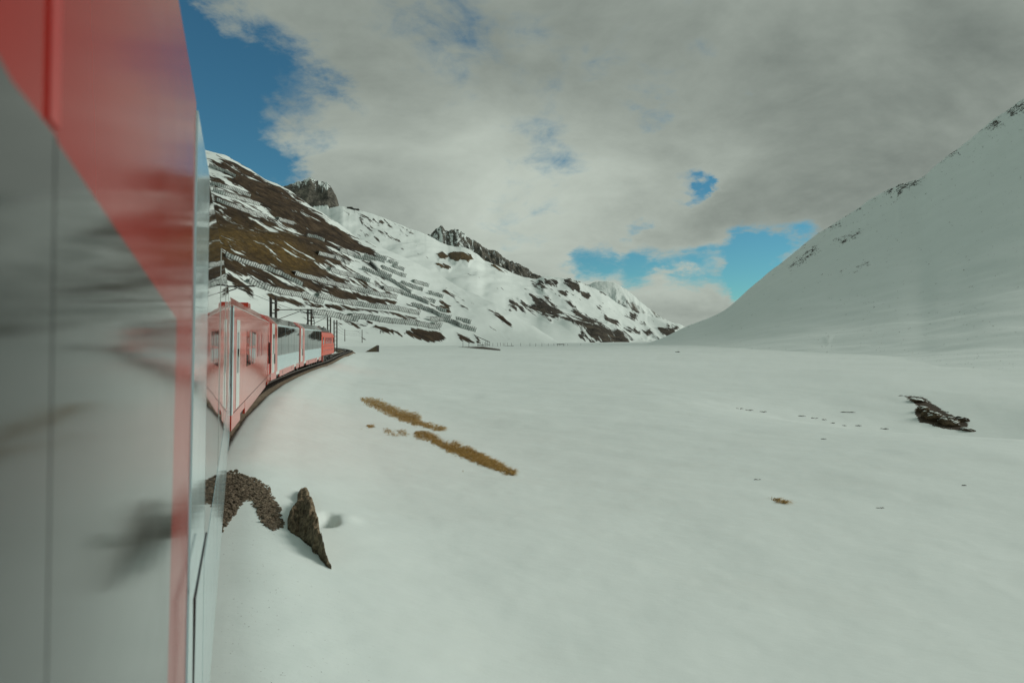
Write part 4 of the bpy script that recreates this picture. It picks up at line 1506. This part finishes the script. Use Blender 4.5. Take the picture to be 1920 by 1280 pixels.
for px, D, yb, yt, lab in far:
    z0 = CZ - (yb - HY) / F * D
    h = (yb - yt) / F * D
    mast(px, D, z0, h, lab, None, False, 0.36)
    FARW.append(((px - HX) / F * D, D, z0 + h * 0.9))


def wire(name, pts, sag, r, label):
    m = MB()
    full = []
    for a, b in zip(pts[:-1], pts[1:]):
        a, b = Vector(a), Vector(b)
        for k in range(8):
            t = k / 8
            p = a.lerp(b, t)
            p.z -= sag * 4 * t * (1 - t)
            full.append(p)
    full.append(Vector(pts[-1]))
    o0 = full[0].copy()
    m.tube([p - o0 for p in full], r, 5)
    o = m.build(name, WIRE, None)
    o.location = o0
    return tag(o, label, 'wire')


cw = WIREPTS[:3]
wire('contact_wire', cw, 0.06, 0.014, 'thin contact wire strung above the train roofs')
wire('catenary_wire', [(x, y, z + 0.85) for x, y, z in cw], 0.55, 0.014, 'sagging catenary wire above the contact wire')
for dz, lab in ((0.0, 'uppermost thin line wire between the far masts'), (-1.1, 'middle thin line wire between the far masts'), (-2.0, 'lowest thin line wire between the far masts')):
    wire('line_wire', [((629 - HX) / F * 150, 150, 6.2 + dz)] + [(x, y, z + dz * 0.9) for x, y, z in FARW[:2]], 0.25, 0.03, lab)

# ------------------------------------------------------------------ brown wedge wall by the line
wp = at_px(697, 176)
wz = float(ground_base(wp[0], wp[1]))
wr = tag(empty('retaining_wedge', (wp[0], wp[1], wz)), 'brown triangular wedge wall poking out of the snow beside the masts', 'wall')
m = MB()
for k, (a, b) in enumerate(((0.0, 0.34), (0.345, 0.68), (0.685, 1.02), (1.025, 1.36), (1.365, 1.68))):
    x0a, x0b = -1.75 + 3.05 * a / 1.7, -1.75 + 3.05 * b / 1.7
    mb = MB()
    j = 0.02 * (k % 2)
    mb.add([(x0a, -j, a), (1.32, -j, a), (1.32, -j, b), (x0b, -j, b), (x0a, 1.2, a), (1.32, 1.2, a), (1.32, 1.2, b), (x0b, 1.2, b)], [(0, 1, 2, 3), (7, 6, 5, 4), (0, 4, 5, 1), (1, 5, 6, 2), (2, 6, 7, 3), (3, 7, 4, 0)])
    mb.build('board', WOOD, wr)
mb = MB()
mb.add([(1.33, -0.04, -0.3), (1.66, 0.3, -0.3), (1.66, 0.3, 1.66), (1.33, -0.04, 1.74), (1.33, 1.3, -0.3), (1.66, 1.3, -0.3), (1.66, 1.3, 1.66), (1.33, 1.3, 1.74)], [(0, 1, 2, 3), (7, 6, 5, 4), (0, 4, 5, 1), (1, 5, 6, 2), (2, 6, 7, 3), (3, 7, 4, 0)])
mb.build('end_post', DARKWOOD, wr)

# ------------------------------------------------------------------ marker posts and gallery frame along the foot of the slope
posts_px = [868, 879, 896, 905, 909, 911.5, 914.5, 924, 933, 938.5, 943.5, 946.5, 951.5, 959, 976, 993.5, 1004.5, 1016, 1028, 1038.5, 1049.5, 1059, 1064.5, 1089, 1110, 1124]
ORD = ('first second third fourth fifth sixth seventh eighth ninth tenth eleventh twelfth thirteenth fourteenth fifteenth sixteenth seventeenth eighteenth nineteenth twentieth '
       'twenty-first twenty-second twenty-third twenty-fourth twenty-fifth twenty-sixth').split()
for i, px in enumerate(posts_px):
    D = 300 + (px - 868) * 0.25
    x = (px - HX) / F * D
    z = CZ - (649.5 + (px - 868) * 0.006 - HY) / F * D
    h = (8.2 - (px - 868) * 0.008) / F * D
    mb = MB()
    mb.tube([(0, 0, -0.6), (0.02, 0, h * 0.5), (random.uniform(-0.06, 0.06), 0, h)], [0.085, 0.075, 0.07], 6)
    o = mb.build('marker_post', STEEL, None)
    o.location = (x, D, z)
    tag(o, ORD[i] + ' thin marker post counted from the earth gully along the far slope', 'post', 'marker posts along the foot of the slope')
gp = at_px(905, 318)
gr = tag(empty('gallery_frame', (gp[0], gp[1], CZ - 16.5 / F * 318)), 'dark slanting timber rail on legs beside the small earth gully', 'frame')
k = 318 / F
mb = MB()
mb.bar((-16 * k, 0, 22 * k), (13 * k, 0, 9.5 * k), 0.28)
mb.build('sloping_beam', DARKWOOD, gr)
for dx, h in ((13, 9.5), (9.5, 11), (6, 12.5)):
    mb = MB()
    mb.bar((dx * k, 0, -0.5), (dx * k, 0, h * k), 0.18)
    mb.build('leg', DARKWOOD, gr)
for px0, px1, py, lab in ((895, 907, 646.8, 'short dark plank rail in front of the gallery frame'), (946, 963, 648.8, 'upper dark plank lying on the snow among the posts'), (944, 983, 651.2, 'longer lower dark plank lying on the snow among the posts'),
                          (1044, 1058, 645.4, 'dark rail raised on posts toward the valley end'), (1072, 1081, 651, 'last small plank at the end of the post row')):
    D = 322
    a = at_px(px0, D)
    L_ = (px1 - px0) / F * D
    mb = MB()
    mb.bar((0, 0, 0), (L_, 0.4, 0.05), 0.16, 0.30)
    mb.bar((L_ * 0.1, 0, -1.2), (L_ * 0.1, 0, 0), 0.12)
    mb.bar((L_ * 0.9, 0.3, -1.2), (L_ * 0.9, 0.3, 0), 0.12)
    o = mb.build('plank_rail', DARKWOOD, None)
    o.location = (a[0], D, CZ - (py - HY) / F * D)
    tag(o, lab, 'rail')

# mountain station on the ridge
hp, hv = SM.where(663, 394)
hr_ = tag(empty('mountain_hut', hp), 'low dark building on the snowy ridge below the rock tower', 'building')
k = hp[1] / F
mb = MB()
mb.box(-11 * k, -2 * k, -5, 5, -4, 4.2 * k)
mb.box(-2 * k, 10 * k, -4, 4, -6, 2.2 * k)
mb.build('wall', DARKWOOD, hr_)
mb = MB()
mb.box(-11.6 * k, -1.5 * k, -6, 6, 4.2 * k, 5.2 * k)
mb.add([(-1.4 * k, -5, 2.9 * k), (10.8 * k, -5, 1.4 * k), (10.8 * k, 5, 1.4 * k), (-1.4 * k, 5, 2.9 * k), (-1.4 * k, -5, 2.2 * k), (10.8 * k, -5, 0.9 * k), (10.8 * k, 5, 0.9 * k), (-1.4 * k, 5, 2.2 * k)],
       [(0, 1, 2, 3), (7, 6, 5, 4), (4, 5, 1, 0), (5, 6, 2, 1), (6, 7, 3, 2), (7, 4, 0, 3)])
mb.build('roof', ROOFGREY, hr_)

# ------------------------------------------------------------------ bare ballast beside the train
def in_poly(px, py, poly):
    return poly_field(px, py, poly, 0.5) > 0.5


def icostone(seed):
    rs = np.random.default_rng(seed)
    ph = (1 + 5 ** 0.5) / 2
    v = np.array([(-1, ph, 0), (1, ph, 0), (-1, -ph, 0), (1, -ph, 0), (0, -1, ph), (0, 1, ph), (0, -1, -ph), (0, 1, -ph), (ph, 0, -1), (ph, 0, 1), (-ph, 0, -1), (-ph, 0, 1)]) / 1.9
    v = v * rs.uniform(0.62, 1.15, (12, 1)) * np.array([1, rs.uniform(0.6, 0.9), rs.uniform(0.45, 0.75)])
    f = [(0, 11, 5), (0, 5, 1), (0, 1, 7), (0, 7, 10), (0, 10, 11), (1, 5, 9), (5, 11, 4), (11, 10, 2), (10, 7, 6), (7, 1, 8), (3, 9, 4), (3, 4, 2), (3, 2, 6), (3, 6, 8), (3, 8, 9), (4, 9, 5), (2, 4, 11), (6, 2, 10), (8, 6, 7), (9, 8, 1)]
    return v, f


STONES = [icostone(s) for s in range(6)]


def stones_in(name, poly, count, r0, r1, mat, label, cat, sink=0.3, seed=1, edge=6):
    rs = np.random.default_rng(seed)
    P = np.array(poly, float)
    lo, hi = P.min(0) - edge, P.max(0) + edge
    px = rs.uniform(lo[0], hi[0], count * 4)
    py = rs.uniform(lo[1], hi[1], count * 4)
    fld = poly_field(px, py, poly, edge)
    ok = fld > rs.uniform(0.15, 0.85, px.size)
    px, py = px[ok][:count], py[ok][:count]
    G = ground_pt(px, py)
    G[:, 2] = ground_z(G[:, 0], G[:, 1])
    vs, fs = [], []
    b = 0
    for g in G:
        v, f = STONES[rs.integers(6)]
        a = rs.uniform(0, 6.28)
        r = rs.uniform(r0, r1) * (1 + 0.8 * (rs.random() > 0.93))
        ca, sa = math.cos(a), math.sin(a)
        w = np.stack([(v[:, 0] * ca - v[:, 1] * sa), (v[:, 0] * sa + v[:, 1] * ca), v[:, 2] + 0.3 * rs.uniform(-1, 1) * v[:, 0]], 1) * r + g + [0, 0, r * (0.5 - sink)]
        vs.append(w)
        fs += [tuple(i + b for i in q) for q in f]
        b += 12
    m = MB()
    m.v = [tuple(p) for p in np.vstack(vs)]
    m.f = fs
    o = m.build(name, mat, None)
    tag(o, label, cat, kind='stuff')
    return o


stones_in('gravel', BALLAST_POLY, 4200, 0.014, 0.046, STONE, 'arched patch of bare brown gravel melted out beside the train', 'gravel', seed=4, edge=9)


# ------------------------------------------------------------------ stony earth outcrop in the snow
def outcrop():
    c = ground_pt(np.array([585.0]), np.array([1040.0]))[0]
    D = c[1] + 0.15
    out = [(566, 921), (577, 919), (581, 926), (580, 938), (587, 948), (592, 968), (597, 995), (604, 1025), (609, 1046), (616, 1058), (626, 1070), (612, 1062), (601, 1050), (596, 1040), (586, 1036), (583, 1026), (572, 1018), (562, 1008),
           (545, 999), (538, 990), (539, 974), (545, 966), (552, 957), (558, 945), (557, 930), (560, 923)]
    P = np.array(out, float)
    gx, gy = np.meshgrid(np.arange(534, 630, 1.25), np.arange(914, 1076, 1.25), indexing='ij')
    ins = poly_field(gx, gy, out, 0.6) > 0.3
    # bulge: distance to the outline gives depth
    big = poly_field(gx, gy, out, 26.0)
    dist = np.clip((big - 0.5) * 52, 0, 18)
    X0 = (gx - HX) / F * D
    Z0 = CZ - (gy - HY) / F * D
    n = fbm(gx / 14, gy / 14, 71, 5) * 0.06 + ridged(gx / 9, gy / 6, 73, 4) * 0.05
    ridge_ = np.interp(gy, [915, 950, 1000, 1060, 1075], [572, 584, 592, 612, 622])
    front = 0.34 * np.sqrt(np.clip(dist / 16, 0, 1)) + n * np.clip(dist / 4, 0, 1)
    front = front + 0.20 * np.exp(-((gx - ridge_ + 8) / 12) ** 2) * np.clip(dist / 5, 0, 1)
    # a low stony rib on the bank: crest along its right edge, feathering into the snow on the left
    G = ground_pt(gx.ravel(), gy.ravel()).reshape(gx.shape + (3,))
    G[..., 2] = ground_z(G[..., 0], G[..., 1])
    e = np.clip(dist / 5, 0, 1)
    rise = e * (0.07 + 0.20 * np.exp(-((gx - ridge_ + 7) / 13) ** 2) * np.clip((gy - 925) / 45, 0.12, 1) + (0.18 * fbm(gx / 18, gy / 13, 71, 5) + 0.14 * (ridged(gx / 8, gy / 6, 73, 4) - 0.5)) * np.clip((gy - 915) / 40, 0.3, 1)) + 0.015
    out_l = G[..., 2] + rise
    idx = -np.ones(gx.shape, int)
    idx[ins] = np.arange(ins.sum())
    nv = int(ins.sum())
    vf = np.stack([G[..., 0][ins], G[..., 1][ins], out_l[ins]], 1)
    vb = np.stack([G[..., 0][ins], G[..., 1][ins], G[..., 2][ins] - 0.15], 1)
    fs = []
    A, B = gx.shape
    edge = {}
    for i in range(A - 1):
        for j in range(B - 1):
            q = (idx[i, j], idx[i + 1, j], idx[i + 1, j + 1], idx[i, j + 1])
            if min(q) < 0:
                continue
            fs.append((q[3], q[2], q[1], q[0]))
            fs.append(tuple(k + nv for k in q))
            for k in range(4):
                a, b = q[k], q[(k + 1) % 4]
                if (b, a) in edge:
                    del edge[(b, a)]
                else:
                    edge[(a, b)] = 1
    for a, b in edge:
        fs.append((a, b, b + nv, a + nv))
    V = np.vstack([vf, vb])
    base = Vector((float(V[:, 0].mean()), float(V[:, 1].mean()), float(V[:, 2].min())))
    m = MB()
    m.v = [tuple(np.array(p) - np.array(base)) for p in V]
    m.f = fs
    o = m.build('earth_outcrop', BANK, None, smooth=True)
    o.location = base
    tag(o, 'brown stony earth outcrop standing out of the snow beside a melt hole', 'outcrop')


outcrop()


# ------------------------------------------------------------------ dry grass streaks
def grass_patch(poly, count, label, seed):
    rs = np.random.default_rng(seed)
    P = np.array(poly, float)
    lo, hi = P.min(0), P.max(0)
    px, py = rs.uniform(lo[0], hi[0], count * 9), rs.uniform(lo[1], hi[1], count * 9)
    fld = poly_field(px, py, poly, 6) + 0.34 * fbm(px / 7, py / 4, seed, 4)
    ok = fld > rs.uniform(0.22, 0.8, px.size)
    px, py = px[ok][:count], py[ok][:count]
    G = ground_pt(px, py)
    m = MB()
    vs, fs = [], []
    b = 0
    for g in G:
        a = rs.normal(-0.6, 0.9)
        ln = rs.uniform(0.08, 0.28) * (1.5 if rs.random() > 0.95 else 1)
        up = rs.uniform(0.0, 0.32)
        d = np.array([math.cos(a), math.sin(a), 0]) * math.cos(up) + np.array([0, 0, math.sin(up)])
        w = np.cross(d, [0, 0, 1.0])
        w = w / np.linalg.norm(w) * rs.uniform(0.004, 0.011)
        tip = g + d * ln + [0, 0, -0.03 * rs.random()]
        mid = g + d * ln * 0.55 + [0, 0, 0.03]
        g0 = g + [0, 0, -0.01]
        vs += [g0 - w, g0 + w, mid + w * 0.8, mid - w * 0.8, tip]
        fs += [(b, b + 1, b + 2, b + 3), (b + 3, b + 2, b + 4)]
        b += 5
    m.v = [tuple(p) for p in vs]
    m.f = fs
    o = m.build('dry_grass', GRASS, None)
    tag(o, label, 'grass', kind='stuff')


grass_patch(GRASS1, 8000, 'upper tawny streak of flattened dry grass on the snowbank', 3)
grass_patch(GRASS2, 8000, 'lower longer tawny streak of flattened dry grass in the snow', 5)
for k, (poly, lab) in enumerate((([(719, 803), (724, 804), (740, 815), (746, 818), (735, 817), (724, 809)], 'small dry grass tuft left of the lower tawny streak'),
                                ([(744, 806), (752, 810), (765, 813), (760, 818), (748, 812)], 'tiny grass tuft between the two tawny streaks'),
                                ([(772, 814), (785, 817), (797, 826), (785, 823)], 'grass tuft touching the upper end of the lower streak'),
                                ([(845, 826), (852, 829), (862, 836), (855, 835)], 'dark grass sliver above the middle of the lower streak'),
                                ([(688, 797), (696, 800), (699, 802), (690, 799)], 'tiny dark grass sliver left of both tawny streaks'),
                                ([(1447, 935), (1456, 937), (1474, 942), (1475, 944), (1460, 941), (1448, 937)], 'lone tawny grass tuft out on the open snow'))):
    grass_patch(poly, 150, lab, 20 + k)


# ------------------------------------------------------------------ riverbank rocks in the gully
def rock_lump(px, py, wpx, hpx, seed, label):
    g = ground_pt(np.array([float(px)]), np.array([float(py)]))[0]
    k = g[1] / F
    import bmesh
    bm = bmesh.new()
    bmesh.ops.create_icosphere(bm, subdivisions=4, radius=1.0)
    co = np.array([v.co[:] for v in bm.verts])
    d = 1 + 0.35 * fbm(co[:, 0] * 1.6 + seed, co[:, 1] * 1.6 + co[:, 2] * 1.3, seed, 4) + 0.22 * ridged(co[:, 0] * 2.5 + co[:, 2] * 2, co[:, 1] * 2.5 + seed, seed + 3, 4)
    co = co * d[:, None] * np.array([wpx * k / 2, wpx * k / 3.2, hpx * k / 1.6])
    co[:, 2] -= 0.25 * co[:, 0]
    for v, c in zip(bm.verts, co):
        v.co = c
    me = bpy.data.meshes.new('boulder')
    bm.to_mesh(me)
    bm.free()
    o = link_mesh('boulder', me, CLIFF)
    o.location = g
    tag(o, label, 'rock', 'brown rocks in the riverbank')


rock_lump(1735, 772, 26, 14, 1, 'brown bank rock at the upper bend of the gully')
rock_lump(1752, 785, 40, 18, 2, 'largest brown rock in the middle of the riverbank')
rock_lump(1782, 794, 38, 16, 3, 'brown riverbank rock at its lower end')
rock_lump(1724, 752, 30, 7, 4, 'flat brown rock at the top of the riverbank')
rock_lump(1806, 788, 22, 10, 5, 'dark small rock behind the riverbank end')
rock_lump(1815, 806, 24, 6, 6, 'low dark rock at the snow edge past the riverbank')

# ------------------------------------------------------------------ stalks and twigs poking through the snow
TW = [(1385, 766, 12), (1402, 769, 14), (1428, 772, 12), (1500, 780, 22), (1525, 784, 14), (1545, 787, 12), (1560, 793, 8), (1582, 798, 12), (1606, 798, 16), (1588, 773, 34), (1656, 804, 22), (1542, 823, 14), (1418, 899, 14), (1645, 952, 20), (1800, 910, 16),
      (1270, 660, 8), (700, 800, 10), (1690, 742, 12)]
TWL = ['leftmost dead stalks of the dotted line across the open snow', 'second dead stalks from the start of the dotted line', 'third dead stalks from the start of the dotted line', 'longer dead stalks just left of the middle of the dotted line',
       'dead stalks at the middle of the dotted line', 'dead stalks just past the middle of the dotted line', 'tiny dead stalks in the gap of the dotted line', 'third dead stalks from the right end of the dotted line', 'second dead stalks from the right end of the dotted line',
       'longest dead stalks, lying above the dotted line', 'rightmost dead stalks of the dotted line, nearest the riverbank', 'dead stalks lying just below the dotted line', 'thin dead stalks above the lone grass tuft', 'dead stalks right of the lone grass tuft',
       'dead stalks below the riverbank rocks', 'tiny dark stalks far out before the valley mouth', 'thin dark stalks left of the lower tawny grass streak', 'thin dark stalks beside the top of the riverbank']
for i, (px, py, w) in enumerate(TW):
    g = ground_pt(np.array([float(px)]), np.array([float(py)]))[0]
    k = g[1] / F
    mb = MB()
    for q in range(5):
        x0 = random.uniform(-0.5, 0.3) * w * k
        ln = random.uniform(0.3, 0.6) * w * k
        h = random.uniform(0.5, 1.4) * k
        mb.tube([(x0, random.uniform(-1, 1) * k, -0.02), (x0 + ln * 0.5, 0, h), (x0 + ln, random.uniform(-1, 1) * k, h * 0.2)], [0.6 * k, 0.5 * k, 0.2 * k], 5)
    o = mb.build('dead_stalks', DARKWOOD, None)
    o.location = g
    tag(o, TWL[i], 'twigs', 'dead stalks in the open snow')
